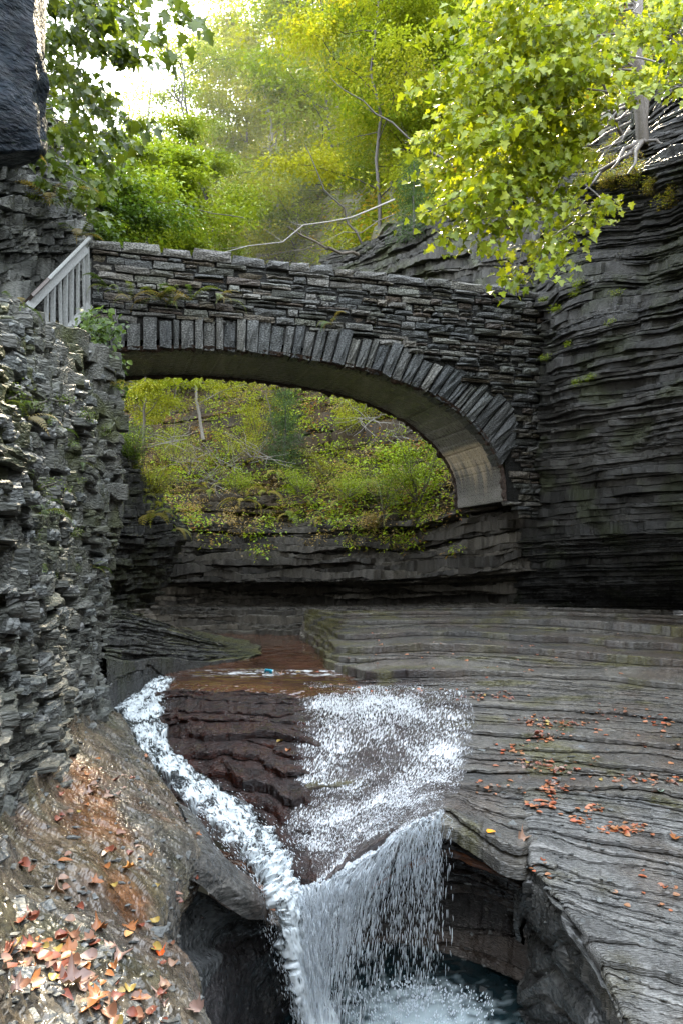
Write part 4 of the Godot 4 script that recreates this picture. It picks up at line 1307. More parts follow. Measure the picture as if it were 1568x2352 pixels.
	while y < top:
		var h := R(0.06, 0.135)
		if y + h > top - 0.05: h = top - y
		var x := -0.48 - R(0, 0.2)
		while x < 7.35:
			var w := R(0.16, 0.62) * (1.15 if h < 0.08 else 0.9)
			var xa := maxf(x, -0.47)
			var xb := minf(x + w, 7.4)
			var cx := (xa + xb) * 0.5
			x += w
			if xb - xa < 0.06: continue
			var ext := 99.0
			if cx > ep[160].x + 0.02: ext = 0.8
			elif cx < ep[0].x: ext = 2.6
			else:
				for i in 160:
					if ep[i].x <= cx and ep[i + 1].x > cx:
						ext = maxf(lerpf(ep[i].y, ep[i + 1].y, 0.5), -9)
						break
				if ext > 50: ext = 0.8
			if y + h * 0.6 < ext: continue
			var wob := 0.025 * nz.get_noise_2d(cx * 0.7, 2.0)
			var j := 0.006
			var yb := y + wob
			var q := [Vector2(xa + R(0.005, 0.017), yb + R(0.005, 0.017)), Vector2(xb - R(0.005, 0.017), yb + R(0.005, 0.017) + R(-j, j)), Vector2(xb - R(0.005, 0.02), yb + h - R(0.005, 0.017)), Vector2(xa + R(0.005, 0.02), yb + h - R(0.005, 0.017) + R(-j, j))]
			for e in 4: q[e] += Vector2(R(-0.012, 0.012), R(-0.01, 0.01))
			var qs := [q]
			if h > 0.085 and rng.randf() < 0.4:
				var f := R(0.35, 0.65)
				var g := R(0.35, 0.65)
				var ml: Vector2 = q[0].lerp(q[3], f)
				var mr: Vector2 = q[1].lerp(q[2], g)
				var gap := Vector2(0, 0.006)
				qs = [[q[0], q[1], mr - gap, ml - gap], [ml + gap, mr + gap, q[2], q[3]]]
			for qq in qs:
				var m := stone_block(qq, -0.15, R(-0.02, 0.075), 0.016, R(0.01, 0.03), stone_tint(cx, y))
				if made < 300: obj("stone", m, M.stone, br)
				else: rest.append(m)
				made += 1
		y += h
	if rest.size():
		var st := SurfaceTool.new()
		st.begin(Mesh.PRIMITIVE_TRIANGLES)
		for m in rest: st.append_from(m, 0, Transform3D())
		obj("stone_course", st.commit(), M.stone, br).set_meta("kind", "stuff")
	# coping
	var x := -0.5
	while x < 7.3:
		var w := R(0.3, 0.72)
		var hh := R(0.1, 0.17)
		var y0 := top + 0.01
		var tint := stone_tint(x, 5.0).lerp(Color(0.2, 0.19, 0.17), 0.4)
		var q := [Vector2(x + 0.006, y0), Vector2(x + w - 0.006, y0), Vector2(x + w - R(0.01, 0.05), y0 + hh + R(-0.02, 0.02)), Vector2(x + R(0.01, 0.05), y0 + hh + R(-0.02, 0.02))]
		obj("coping_stone", stone_block(q, -0.42, R(0.02, 0.07), 0.012, 0.02, tint), M.stone, br)
		x += w
	print("bridge stones ", made, " voussoirs ", ts.size())
	# railing of the stair
	rng.seed = 77
	var rl := root("wooden_railing", P(130, 795, 11.3))
	tag(rl, "weathered grey wooden stair railing at the left end of the bridge", "railing")
	var o := rl.position
	var wood := StandardMaterial3D.new()
	wood.albedo_color = Color(0.42, 0.44, 0.43).linear_to_srgb()
	wood.albedo_texture = M.grain
	wood.uv1_triplanar = true
	wood.uv1_world_triplanar = true
	wood.uv1_scale = Vector3(9, 0.8, 9)
	wood.roughness = 0.6
	wood.heightmap_enabled = true
	wood.heightmap_texture = M.relief
	wood.heightmap_scale = 0.3
	var dark := wood.duplicate()
	dark.albedo_color = Color(0.1, 0.07, 0.055).linear_to_srgb()
	dark.roughness = 0.25
	var ta := P(198, 556, 11.8)
	var tbm := P(66, 689, 10.95)
	var ba := P(207, 700, 11.85)
	var bb := P(100, 824, 11.15)
	var across := Vector3(0.55, 0, 0.83)
	var knee := ta.lerp(tbm, 0.72)
	obj("handrail", beam(ta - o, knee - o, 0.27, 0.05, across, 0.008), wood, rl)
	obj("handrail", beam(knee - o + (tbm - ta).normalized() * 0.002, tbm - o, 0.27, 0.05, across, 0.008), dark, rl).set_meta("label", "wet dark lower end of the handrail")
	var drop := Vector3(0, -0.1, 0)
	obj("under_rail", beam(ta + drop - o, tbm + drop - o, 0.05, 0.12, across, 0.004), wood, rl)
	obj("bottom_rail", beam(ba - o, bb - o, 0.05, 0.12, across, 0.004), wood, rl)
	for q in [[201, 0.085], [189, 0.035], [177, 0.045], [162, 0.055], [148, 0.06], [134, 0.04], [119, 0.06], [104, 0.055]]:
		var f: float = (207.0 - q[0]) / (207.0 - 100.0)
		var f2: float = (198.0 - q[0]) / (198.0 - 66.0)
		var bt := ba.lerp(bb, f)
		var tt := ta.lerp(tbm, clampf(f2, 0.01, 1))
		bt.y -= 0.02
		tt.y -= 0.06
		if q[1] < 0.042: bt += Vector3(R(0.02, 0.05), 0, 0)
		obj("post" if q[1] == 0.085 else "baluster", beam(bt - o + Vector3(0, 0, -0.03), tt - o + Vector3(0, 0, -0.03), q[1], 0.06, Vector3(1, 0, 0), 0.004), wood, rl)
func idx_flip(r: int, c: int) -> PackedInt32Array:
	var idx := grid_index(r, c)
	for i in range(0, idx.size(), 3):
		var s := idx[i + 1]
		idx[i + 1] = idx[i + 2]
		idx[i + 2] = s
	return idx

# ---- plants -------------------------------------------------------------------------------------
func leaf_shape(kind: String, c := Color(1, 1, 1)) -> ArrayMesh:
	# lies in x-z with its stalk at the origin, tip at z = 1, face up
	var half := []
	if kind == "maple": half = [[0.0, 0.0], [0.16, -0.07], [0.4, 0.03], [0.27, 0.2], [0.55, 0.4], [0.4, 0.46], [0.27, 0.52], [0.2, 0.66], [0.22, 0.78], [0.0, 1.02]]
	elif kind == "round": half = [[0.0, 0.0], [0.22, 0.06], [0.36, 0.3], [0.34, 0.56], [0.2, 0.82], [0.0, 1.0]]
	else: half = [[0.0, 0.0], [0.2, 0.2], [0.25, 0.45], [0.14, 0.75], [0.0, 1.0]]
	var v := PackedVector3Array()
	var idx := PackedInt32Array()
	var n := half.size()
	v.append(Vector3(0, -0.05, 0.38))
	for i in n: v.append(Vector3(half[i][0], half[i][0] * 0.22 - absf(half[i][1] - 0.35) * 0.12, half[i][1]))
	for i in range(1, n - 1): v.append(Vector3(-half[i][0], half[i][0] * 0.22 - absf(half[i][1] - 0.35) * 0.12, half[i][1]))
	for i in range(1, n): idx.append_array(PackedInt32Array([0, i + 1, i]))
	idx.append_array(PackedInt32Array([0, 1, n + 1]))
	for i in range(n + 1, v.size() - 1): idx.append_array(PackedInt32Array([0, i, i + 1]))
	idx.append_array(PackedInt32Array([0, v.size() - 1, n]))
	var cc := PackedColorArray()
	cc.resize(v.size())
	cc.fill(c)
	return make_mesh(v, idx, cc)
func pose(at: Vector3, axis: Vector3, normal: Vector3, s: float) -> Transform3D:
	var z := axis.normalized()
	var x := normal.cross(z)
	if x.length_squared() < 0.001: x = Vector3(1, 0, 0.1).cross(z)
	x = x.normalized()
	return Transform3D(Basis(x * s, z.cross(x) * s, z * s), at)
func rdir() -> Vector3:
	return Vector3(R(-1, 1), R(-1, 1), R(-1, 1))
func cluster(n: int, size: float, flat: float, slim: float) -> ArrayMesh:
	var v := PackedVector3Array()
	var idx := PackedInt32Array()
	for i in n:
		var p := Vector3(R(-1, 1), R(-1, 1) * flat, R(-1, 1))
		var t := pose(p, Vector3(p.x + R(-0.6, 0.6), R(-0.7, 0.15), p.z + R(-0.6, 0.6)), Vector3(R(-0.7, 0.7), 1, R(-0.7, 0.7)), size * R(0.75, 1.25))
		var b := v.size()
		for q in [Vector3(0, 0, 0), Vector3(slim, 0.08, 0.4), Vector3(0, -0.03, 1), Vector3(-slim, 0.08, 0.4), Vector3(0, -0.02, 0.45)]: v.append(t * q)
		idx.append_array(PackedInt32Array([b, b + 4, b + 1, b + 4, b + 2, b + 1, b, b + 3, b + 4, b + 4, b + 3, b + 2]))
	return make_mesh(v, idx)
func hue(a: Color, b: Color) -> Color:
	return tone(a.lerp(b, R(0, 1)), R(0.75, 1.2))
func bark_tube(called: String, pts: Array, rad: Array, c: Color, parent: Node, sides := 7) -> MeshInstance3D:
	var k: Material = M["bark_%d" % (0 if c.r < 0.1 else (1 if c.r < 0.25 else 2))]
	return obj(called, tube_mesh(pts, rad, sides), k, parent)
func tree(called: String, label: String, group: String, base: Vector3, h: float, lean: Vector3, spread: float, limbs: int, low: float, per: int, ha: Color, hb: Color, bark: Color, leafm: ArrayMesh, cs: float, r0: float) -> Node3D:
	var t := root(called, base)
	tag(t, label, "tree", group)
	var tp := wander(Vector3.ZERO, Vector3(0, h, 0) + lean, 9, h * 0.035)
	var trunk := bark_tube("trunk", tp, taper(10, r0, r0 * 0.2), bark, t)
	var tr := []
	var co := []
	var az := R(0, TAU)
	for i in limbs:
		var f := lerpf(low, 0.98, (i + R(0, 0.8)) / limbs)
		var k := f * 9.0
		var s: Vector3 = tp[int(k)].lerp(tp[mini(9, int(k) + 1)], k - int(k))
		az += 2.4 + R(-0.5, 0.5)
		var ln := spread * (1.1 - 0.55 * f) * R(0.65, 1.2)
		var e := s + Vector3(cos(az) * ln, ln * R(0.05, 0.45), sin(az) * ln)
		var lp := wander(s, e, 5, ln * 0.14, ln * 0.05)
		bark_tube("limb", lp, taper(6, r0 * 0.36 * (1.1 - f * 0.6), 0.006), bark, trunk, 5)
		for q in [0.4, 0.62, 0.82, 1.0]:
			var kk: float = q * 5.0
			var c: Vector3 = lp[int(kk)].lerp(lp[mini(5, int(kk) + 1)], kk - int(kk))
			c += Vector3(R(-1, 1), R(-0.4, 0.5), R(-1, 1)) * ln * 0.16
			var rr := ln * R(0.2, 0.36)
			var warm := R(0, 1)
			for j in per:
				var a := R(0, TAU)
				var rad := rr * sqrt(R(0, 1))
				var p := c + Vector3(cos(a) * rad, R(-0.16, 0.16) * rr - rad * 0.15, sin(a) * rad)
				tr.append(Transform3D(Basis.from_euler(Vector3(R(-0.35, 0.35), R(0, TAU), R(-0.35, 0.35))).scaled(Vector3.ONE * cs * R(0.75, 1.25)), p))
				co.append(tone(ha.lerp(hb, clampf(warm + R(-0.3, 0.3), 0, 1)), R(0.75, 1.2)))
	many("crown", leafm, M.leaf, tr, co, t)
	return t
func frond_mesh(n: int, wide: float, c: Color) -> ArrayMesh:
	# an arching frond one metre long with paired leaflets
	var v := PackedVector3Array()
	var idx := PackedInt32Array()
	for i in n:
		var f := (i + 0.8) / n
		var z := f
		var y := 0.42 * sin(f * 2.1) - 0.34 * f * f
		var w := wide * sin(PI * clampf(0.12 + f * 0.88, 0, 1)) + 0.01
		var dz := 0.8 / n
		for s in [-1.0, 1.0]:
			var b := v.size()
			v.append(Vector3(0, y, z - dz * 0.5))
			v.append(Vector3(0, y, z + dz * 0.45))
			v.append(Vector3(s * w, y - w * 0.25, z + dz * 0.9 + w * 0.25))
			v.append(Vector3(s * w * 0.45, y - w * 0.02, z - dz * 0.25 + w * 0.1))
			if s > 0: idx.append_array(PackedInt32Array([b, b + 1, b + 2, b, b + 2, b + 3]))
			else: idx.append_array(PackedInt32Array([b, b + 2, b + 1, b, b + 3, b + 2]))
	for i in n:
		var f0 := float(i) / n
		var f1 := (i + 1.0) / n
		var b := v.size()
		for f in [f0, f1]:
			var y: float = 0.42 * sin(f * 2.1) - 0.34 * f * f
			v.append(Vector3(-0.008, y, f))
			v.append(Vector3(0.008, y, f))
		idx.append_array(PackedInt32Array([b, b + 2, b + 3, b, b + 3, b + 1]))
	var cc := PackedColorArray()
	cc.resize(v.size())
	cc.fill(c)
	return make_mesh(v, idx, cc)
func fern(label: String, group: String, at: Vector3, n: int, size: float, face_dir: Vector3, mats: Array) -> Node3D:
	var t := root("fern", at)
	tag(t, label, "fern", group)
	for i in n:
		var o := obj("frond", mats[rng.randi() % mats.size()], M.leaf, t)
		var a := face_dir.rotated(UP, R(-1.5, 1.5))
		o.transform = pose(Vector3(R(-0.03, 0.03), 0, R(-0.03, 0.03)), a + Vector3(0, R(-0.75, 0.25), 0), UP + rdir() * 0.3, size * R(0.7, 1.2))
	return t
func herb(called: String, label: String, cat_: String, group: String, at: Vector3, h: float, spread: float, stems: int, per: int, ha: Color, hb: Color, lm: ArrayMesh, cs: float, droop := 0.0) -> Node3D:
	var t := root(called, at)
	tag(t, label, cat_, group)
	var tr := []
	var co := []
	for i in stems:
		var a := R(0, TAU)
		var e := Vector3(cos(a) * spread * R(0.3, 1), h * R(0.5, 1.1) - droop, sin(a) * spread * R(0.3, 1))
		var lp := wander(Vector3(e.x * 0.1, 0, e.z * 0.1), e, 4, spread * 0.12)
		obj("stem", tube_mesh(lp, taper(5, 0.012, 0.004), 4), M.bark_1, t)
		for j in per:
			var f := R(0.25, 1.05)
			var k := minf(f, 0.999) * 4.0
			var c: Vector3 = lp[int(k)].lerp(lp[int(k) + 1], k - int(k)) + rdir() * spread * 0.22
			tr.append(Transform3D(Basis.from_euler(Vector3(R(-0.4, 0.4), R(0, TAU), R(-0.4, 0.4))).scaled(Vector3.ONE * cs * R(0.7, 1.3)), c))
			co.append(hue(ha, hb))
	many("foliage", lm, M.leaf, tr, co, t)
	return t
# leaves of a maple hung along branches, the nearest as leaves of their own
func maple(t: Node3D, branches: Array, own: int, ls: float, ha: Color, hb: Color, bark: Color, dens: int, mats: Array) -> void:
	var lm: ArrayMesh = M.maple_leaf
	var all := []
	var o := t.position
	var eye := Vector3(0, CY, 0)
	for b in branches:
		var lp := wander(b[0] - o, b[1] - o, 8, b[0].distance_to(b[1]) * 0.1, 0.06)
		var bn := bark_tube("branch", lp, taper(9, b[2], 0.004), bark, t, 5)
		var ln: float = b[0].distance_to(b[1])
		var tw := int(ln * dens)
		for i in tw:
			var f := lerpf(b[3], 1.0, R(0, 1))
			var k := minf(f, 0.999) * 8.0
			var s: Vector3 = lp[int(k)].lerp(lp[int(k) + 1], k - int(k))
			var dir: Vector3 = (lp[8] - lp[0]).normalized()
			var side: Vector3 = dir.cross(UP).normalized() * (1 if rng.randf() < 0.5 else -1)
			var e: Vector3 = s + (side * R(0.1, 0.5) + dir * R(0.05, 0.3) + Vector3(0, R(-0.12, 0.08), 0)) * b[4]
			if i % 3 == 0: obj("twig", tube_mesh([s, s.lerp(e, 0.5) + Vector3(0, 0.02, 0), e], [0.004, 0.003, 0.002], 3), M.bark_1, bn)
			for j in 6:
				var p: Vector3 = s.lerp(e, R(0.3, 1.1)) + rdir() * Vector3(0.12, 0.04, 0.12) * b[4]
				var axis: Vector3 = Vector3(R(-0.8, 0.8), R(-0.9, 0.0), R(-0.8, 0.8)) + dir * 0.3
				var nrm: Vector3 = UP.lerp((eye - o - p).normalized(), R(0.0, 0.85)) + rdir() * 0.35
				all.append([(p + o - eye).length(), pose(p, axis, nrm, ls * R(0.6, 1.25)), hue(ha, hb), bn])
	all.sort_custom(func(a, b): return a[0] < b[0])
	var tr := []
	var co := []
	for i in all.size():
		if i < own:
			var l := obj("leaf", mats[rng.randi() % mats.size()], M.leaf, all[i][3])
			l.transform = all[i][1]
		else:
			tr.append(all[i][1])
			co.append(all[i][2])
	many("leaves", lm, M.leaf, tr, co, t)
	print(t.name, " leaves ", all.size())

func build_plants() -> void:
	rng.seed = 900
	for k in 3:
		var m: StandardMaterial3D = M.bark.duplicate()
		m.vertex_color_use_as_albedo = false
		m.albedo_color = [Color(0.06, 0.05, 0.042), Color(0.17, 0.14, 0.11), Color(0.42, 0.39, 0.35)][k].linear_to_srgb()
		M["bark_%d" % k] = m
	M.maple_leaf = leaf_shape("maple")
	M.round_leaf = leaf_shape("round")
	var cl := cluster(9, 0.42, 0.45, 0.3)
	var cl_fine := cluster(14, 0.3, 0.6, 0.26)
	var cl_fir := cluster(22, 0.5, 0.5, 0.06)
	var lime := Color(0.25, 0.31, 0.02)
	var yellow := Color(0.36, 0.36, 0.03)
	var green := Color(0.15, 0.23, 0.018)
	var deep := Color(0.045, 0.09, 0.014)
	var gold := Color(0.5, 0.3, 0.04)
	var brown := Color(0.075, 0.06, 0.05)
	var grey := Color(0.2, 0.17, 0.14)
	var pale := Color(0.5, 0.48, 0.44)
	var G := "slender trees on the slope behind the bridge"
	var T := [
		["young beech with yellowing leaves behind the middle of the bridge", 565, 690, 36, 11.5, 3.8, 17, yellow, lime, grey],
		["yellow green beech behind the bridge, left of the leaning branch", 690, 690, 34, 14.0, 4.2, 19, lime, yellow, grey],
		["tall lime green tree above the right half of the bridge", 790, 680, 31, 14.5, 4.0, 19, lime, green, brown],
		["thin dark stemmed tree next to the evergreen bush", 870, 580, 23, 12.0, 3.0, 18, lime, yellow, brown],
		["small green tree above the left third of the bridge", 440, 660, 26, 4.6, 2.4, 12, green, lime, grey],
		["leafy green sapling to the right of the railing top", 330, 640, 20, 3.2, 1.8, 12, green, lime, brown],
		["bushy dark green sapling beside the pale cliff", 235, 620, 16.5, 2.4, 1.3, 11, deep, green, brown],
		["tree with glossy green leaves above the sunlit cliff", 950, 500, 25, 7.3, 3.2, 17, green, lime, brown],
		["yellow flecked tree on the slope left of the maple crown", 1050, 430, 27, 6.8, 3.3, 17, yellow, green, grey],
		["tree half hidden behind the maple crown", 1170, 400, 23, 5.4, 2.8, 17, lime, green, brown],
		["tall hazy tree high on the far slope, top centre", 770, 380, 38, 15.0, 4.2, 18, lime, yellow, pale],
		["pale sunlit tree far up the valley in the gap of the trees", 610, 520, 40, 11.0, 4.0, 17, yellow, lime, pale],
		["far dark leaved tree along the upper edge, right of centre", 960, 240, 38, 6.8, 4.2, 17, green, deep, brown],
		["distant tree behind the maple trunks", 1300, 300, 26, 4.6, 3.0, 17, green, lime, brown],
		["tree in the upper right corner behind the cliff top", 1530, 120, 24, 2.8, 2.4, 15, green, deep, brown],
		["far sunlit tree low in the valley, left of centre", 500, 600, 44, 6.5, 3.6, 15, yellow, green, pale],
		["distant light green tree at the foot of the sky gap", 380, 600, 40, 4.8, 3.0, 9, lime, green, pale],
		["low leafy tree at the left end of the bridge parapet", 215, 640, 24, 3.6, 2.0, 9, green, lime, brown]]
	for a in T:
		var far: bool = a[3] > 30
		tree("tree", a[0], G, P(a[1], a[2], a[3]), a[4], Vector3(R(-1, 0.6), 0, R(-0.5, 0.5)), a[5] * 1.1, a[6] + 3, 0.06, 40, a[7], a[8], a[9], cl, 0.24 if not far else 0.34, 0.06 if not far else 0.1)
	tree("tree", "sparse slender tree standing alone in the white sky gap", G, P(455, 620, 30), 9.5, Vector3(-0.8, 0, 0), 2.6, 13, 0.2, 13, lime, green, brown, cl, 0.24, 0.08)
	tree("tree", "sparse pale green tree left of the lone one in the sky gap", G, P(330, 600, 34), 9.0, Vector3(0.4, 0, 0), 2.8, 12, 0.25, 11, lime, yellow, brown, cl, 0.26, 0.08)
	# bare pale tree in the haze
	var bt := root("bare_tree", P(640, 520, 34))
	tag(bt, "pale bare tree with forked branches in the bright haze", "tree")
	var tp := wander(Vector3.ZERO, Vector3(-0.8, 7.5, 0), 8, 0.3)
	bark_tube("trunk", tp, taper(9, 0.09, 0.03), pale, bt)
	for i in 9:
		var s: Vector3 = tp[3 + i % 5]
		bark_tube("limb", wander(s, s + Vector3(R(-2.2, 1.4), R(0.8, 2.4), R(-1, 1)), 5, 0.3), taper(6, 0.035, 0.006), pale, bt, 4)
	var bt2 := root("bare_tree", P(480, 330, 26))
	tag(bt2, "dark bare limb forking against the white sky", "tree")
	bark_tube("trunk", wander(Vector3(0.2, -3, 0), Vector3(-0.9, 1.3, 0), 6, 0.2), taper(7, 0.07, 0.03), brown, bt2)
	for i in 4: bark_tube("limb", wander(Vector3(-0.9, 1.3, 0), Vector3(R(-2.2, -0.6), R(1.6, 3.2), R(-0.5, 0.5)), 5, 0.25), taper(6, 0.03, 0.006), brown, bt2, 4)
	# leaning stems across the view above the bridge
	for a in [["long bare fallen branch slanting over the bridge to the right", 462, 588, 17, 905, 458, 18.5, 0.024, pale], ["thin grey branch under the long fallen branch", 560, 600, 17.5, 905, 492, 18.5, 0.013, grey], ["dark leaning stem pointing at the maple crown", 760, 180, 20, 1042, 384, 19.5, 0.035, brown], ["brown leaning stem down to the right end of the bridge parapet", 660, 520, 18.5, 822, 585, 20, 0.045, grey], ["thin dark stem leaning left above the bridge", 700, 330, 20, 830, 560, 20.5, 0.035, brown], ["thin bare twig across the left of the sky gap", 250, 420, 17, 560, 500, 18, 0.012, brown]]:
		var b := root("fallen_branch", P(a[4], a[5], a[6]))
		tag(b, a[0], "branch")
		var pts := wander(Vector3.ZERO, P(a[1], a[2], a[3]) - b.position, 8, 0.3, -0.12)
		bark_tube("stem", pts, taper(9, a[7], a[7] * 0.3), a[8], b, 6)
		for i in 5: bark_tube("twig", wander(pts[2 + i], pts[2 + i] + Vector3(R(-0.7, -0.1), R(-0.1, 0.5), R(-0.4, 0.4)), 3, 0.06), taper(4, a[7] * 0.3, 0.003), a[8], b, 4)
	# evergreen bush above the bridge and one under it
	for a in [["dark evergreen bush on the edge above the right half of the bridge", 950, 540, 19, 1.75, 0.62, 26], ["blue green evergreen bush on the slope seen through the arch", 655, 1075, 19.5, 1.9, 0.55, 20]]:
		var e := root("evergreen_bush", P(a[1], a[2], a[3]))
		tag(e, a[0], "bush")
		bark_tube("trunk", wander(Vector3.ZERO, Vector3(0, a[4], 0), 4, 0.05), taper(5, 0.04, 0.01), brown, e)
		var tr := []
		var co := []
		for i in 230:
			var f := R(0, 1)
			var w := R(0, TAU)
			var r: float = a[5] * (0.9 - f * 0.45) * sqrt(R(0, 1)) * (1.0 + 0.7 * nf.get_noise_2d(w * 1.2, f * 5 + a[1]))
			tr.append(Transform3D(Basis.from_euler(Vector3(R(-0.5, 0.5), R(0, TAU), R(-0.5, 0.5))).scaled(Vector3.ONE * 0.17), Vector3(cos(w) * r, f * a[4], sin(w) * r)))
			co.append(hue(Color(0.05, 0.1, 0.035), Color(0.1, 0.17, 0.07)))
		many("foliage", cl_fir, M.leaf, tr, co, e)
	# ground cover on the slopes: nobody could count it
	var tr := []
	var co := []
	for i in 8000:
		var x := R(262, 1045)
		var y := R(885, 1275)
		var p := hit(x, y, 2)
		if p == Vector3.ZERO or -p.z < 15.4: continue
		var dens := nz.get_noise_3d(p.x * 0.9, p.y * 1.2, p.z * 0.9)
		var lowc := smooth(1290, 1090, y - (60 if x > 700 else 0) * smooth(700, 900, x))
		if R(-0.3, 0.5) > dens * 1.5 + lowc * 0.5 - 0.3: continue
		var shelf := p.y * 1.25 + nz.get_noise_3d(p.x * 0.5, p.y, p.z * 0.5) * 0.8
		if shelf - floorf(shelf) < 0.3 and rng.randf() < 0.85: continue
		var dry := nz.get_noise_3d(p.x * 0.6 + 40, p.y, p.z * 0.6) + R(-0.25, 0.25)
		var c := tone(hue(lime, green), 1.6)
		if dry > 0.16: c = hue(Color(0.46, 0.34, 0.14), Color(0.28, 0.2, 0.08))
		if dry < -0.38: c = hue(Color(0.32, 0.14, 0.06), Color(0.3, 0.2, 0.05))
		tr.append(Transform3D(Basis.from_euler(Vector3(R(-0.5, 0.5), R(0, TAU), R(-0.5, 0.5))).scaled(Vector3.ONE * R(0.09, 0.17) * (1.0 if dry > 0.0 else 1.5)), p + Vector3(R(-0.05, 0.05), R(0, 0.16), R(0, 0.12))))
		co.append(c)
	tag(many("undergrowth", cl, M.leaf, tr, co), "low weeds, moss and dry leaves over the ledges seen through the arch", "", "", "stuff")
	tr = []
	co = []
	for i in 16000:
		var u := R(0, 1)
		var x := R(120, 1500)
		var d := R(20, 44)
		var y := 0.0
		# on the wooded slope: look the height up along the hillside rows
		var p := hill_at(R(0, 1), R(0.02, 0.75))
		tr.append(Transform3D(Basis.from_euler(Vector3(R(-0.5, 0.5), R(0, TAU), R(-0.5, 0.5))).scaled(Vector3.ONE * R(0.25, 0.55)), p + Vector3(0, R(0, 0.7), 0)))
		co.append(hue(lime, [green, yellow, gold, deep][rng.randi() % 4]))
	tag(many("undergrowth", cl_fine, M.leaf, tr, co), "brush and saplings covering the far hillside", "", "", "stuff")
	# shrubs and saplings seen through the arch
	for a in [["bright green shrub beside the springing of the arch", 960, 1150, 16.6, 1.3, 0.75, 12, 26, Color(0.2, 0.32, 0.015), lime, 0.13], ["lower bright green shrub left of the arch foot", 880, 1170, 17, 0.9, 0.7, 9, 22, Color(0.16, 0.27, 0.02), lime, 0.12], ["dark green shrub at the left edge of the arch opening", 300, 1085, 14.6, 0.95, 0.5, 10, 24, green, deep, 0.13], ["yellowish shrub on the rock left under the arch", 345, 1140, 14.4, 0.5, 0.5, 9, 24, Color(0.32, 0.3, 0.03), lime, 0.1], ["olive shrub beneath the crown of the arch", 760, 1110, 19, 0.9, 0.8, 9, 20, lime, Color(0.25, 0.2, 0.05), 0.13], ["yellow leaved shrub under the arch, right of the evergreen", 800, 1000, 19.5, 1.1, 0.8, 9, 20, yellow, lime, 0.15], ["mixed green shrub left of the evergreen bush", 560, 1060, 19.8, 1.0, 0.9, 9, 18, lime, yellow, 0.14], ["lime shrub high behind the arch, right of centre", 860, 960, 20, 1.0, 0.8, 9, 22, Color(0.3, 0.36, 0.02), lime, 0.14], ["low lime shrub on the ledge left of the arch foot, second row", 800, 1140, 17.6, 0.6, 0.7, 9, 20, Color(0.24, 0.33, 0.03), lime, 0.12], ["lime shrub left of the blue green evergreen", 590, 1000, 21, 1.0, 0.8, 9, 22, Color(0.3, 0.36, 0.02), yellow, 0.14], ["low pale green shrub at the back left under the arch", 400, 1060, 20, 0.9, 0.8, 9, 20, Color(0.3, 0.34, 0.06), lime, 0.13], ["green shrub hanging over the mossy ledge, centre", 690, 1130, 18.4, 0.5, 0.7, 9, 18, Color(0.2, 0.28, 0.03), lime, 0.12], ["small green shrub on the ledge, left of centre", 540, 1130, 18.8, 0.5, 0.6, 8, 16, Color(0.2, 0.28, 0.03), lime, 0.12], ["tangled dry shrub on the slope left under the arch", 440, 1090, 19, 0.7, 0.9, 12, 8, Color(0.34, 0.26, 0.1), lime, 0.12]]:
		herb("shrub", a[0], "shrub", "shrubs on the ledges under the arch", P(a[1], a[2], a[3]), a[4], a[5], a[6], a[7], a[8], a[9], cl_fine, a[10])
	tree("sapling", "pale stemmed sapling with yellow leaves, left under the arch", "", P(468, 1010, 21.5), 3.2, Vector3(-0.5, 0, 0), 1.4, 9, 0.3, 16, lime, yellow, pale, cl, 0.16, 0.05)
	tree("sapling", "yellow green sapling behind the dark shrub, left under the arch", "", P(330, 1020, 20), 2.6, Vector3(0.1, 0, 0), 1.5, 11, 0.15, 22, lime, yellow, grey, cl, 0.16, 0.04)
	tree("sapling", "thin sapling with few yellow leaves under the middle of the arch", "", P(632, 1010, 20), 1.9, Vector3(-0.35, 0, 0), 1.1, 6, 0.5, 5, yellow, lime, grey, cl, 0.13, 0.022)
	tree("sapling", "leafy sapling filling the back of the arch, far left", "", P(400, 960, 27), 3.4, Vector3(0.1, 0, 0), 2.0, 13, 0.15, 26, lime, green, grey, cl, 0.2, 0.05)
	# maple on the right
	var base := P(1474, 330, 10.9)
	var mp := root("maple_tree", base)
	tag(mp, "lime green maple rooted on the right cliff edge, drooping over the bridge", "tree")
	var t1 := wander(Vector3.ZERO, P(1436, -120, 10.6) - base, 8, 0.12)
	bark_tube("trunk", t1, taper(9, 0.085, 0.045), grey, mp, 9)
	bark_tube("trunk", wander(Vector3(0.06, 0, -0.1), P(1462, -120, 11.2) - base, 8, 0.14), taper(9, 0.07, 0.04), grey, mp, 9)
	bark_tube("trunk", wander(Vector3(-0.3, 0.05, 0.1), P(1330, 130, 10.4) - base, 8, 0.18), taper(9, 0.03, 0.012), grey, mp, 7)
	for q in [[1350, 408, 10.2], [1400, 392, 10.2], [1520, 330, 10.5], [1440, 400, 9.9], [1300, 470, 10.6]]:
		bark_tube("root", wander(Vector3(0, 0.05, 0), P(q[0], q[1], q[2]) - base, 6, 0.12), taper(7, 0.04, 0.01), grey, mp, 5)
	var B := []
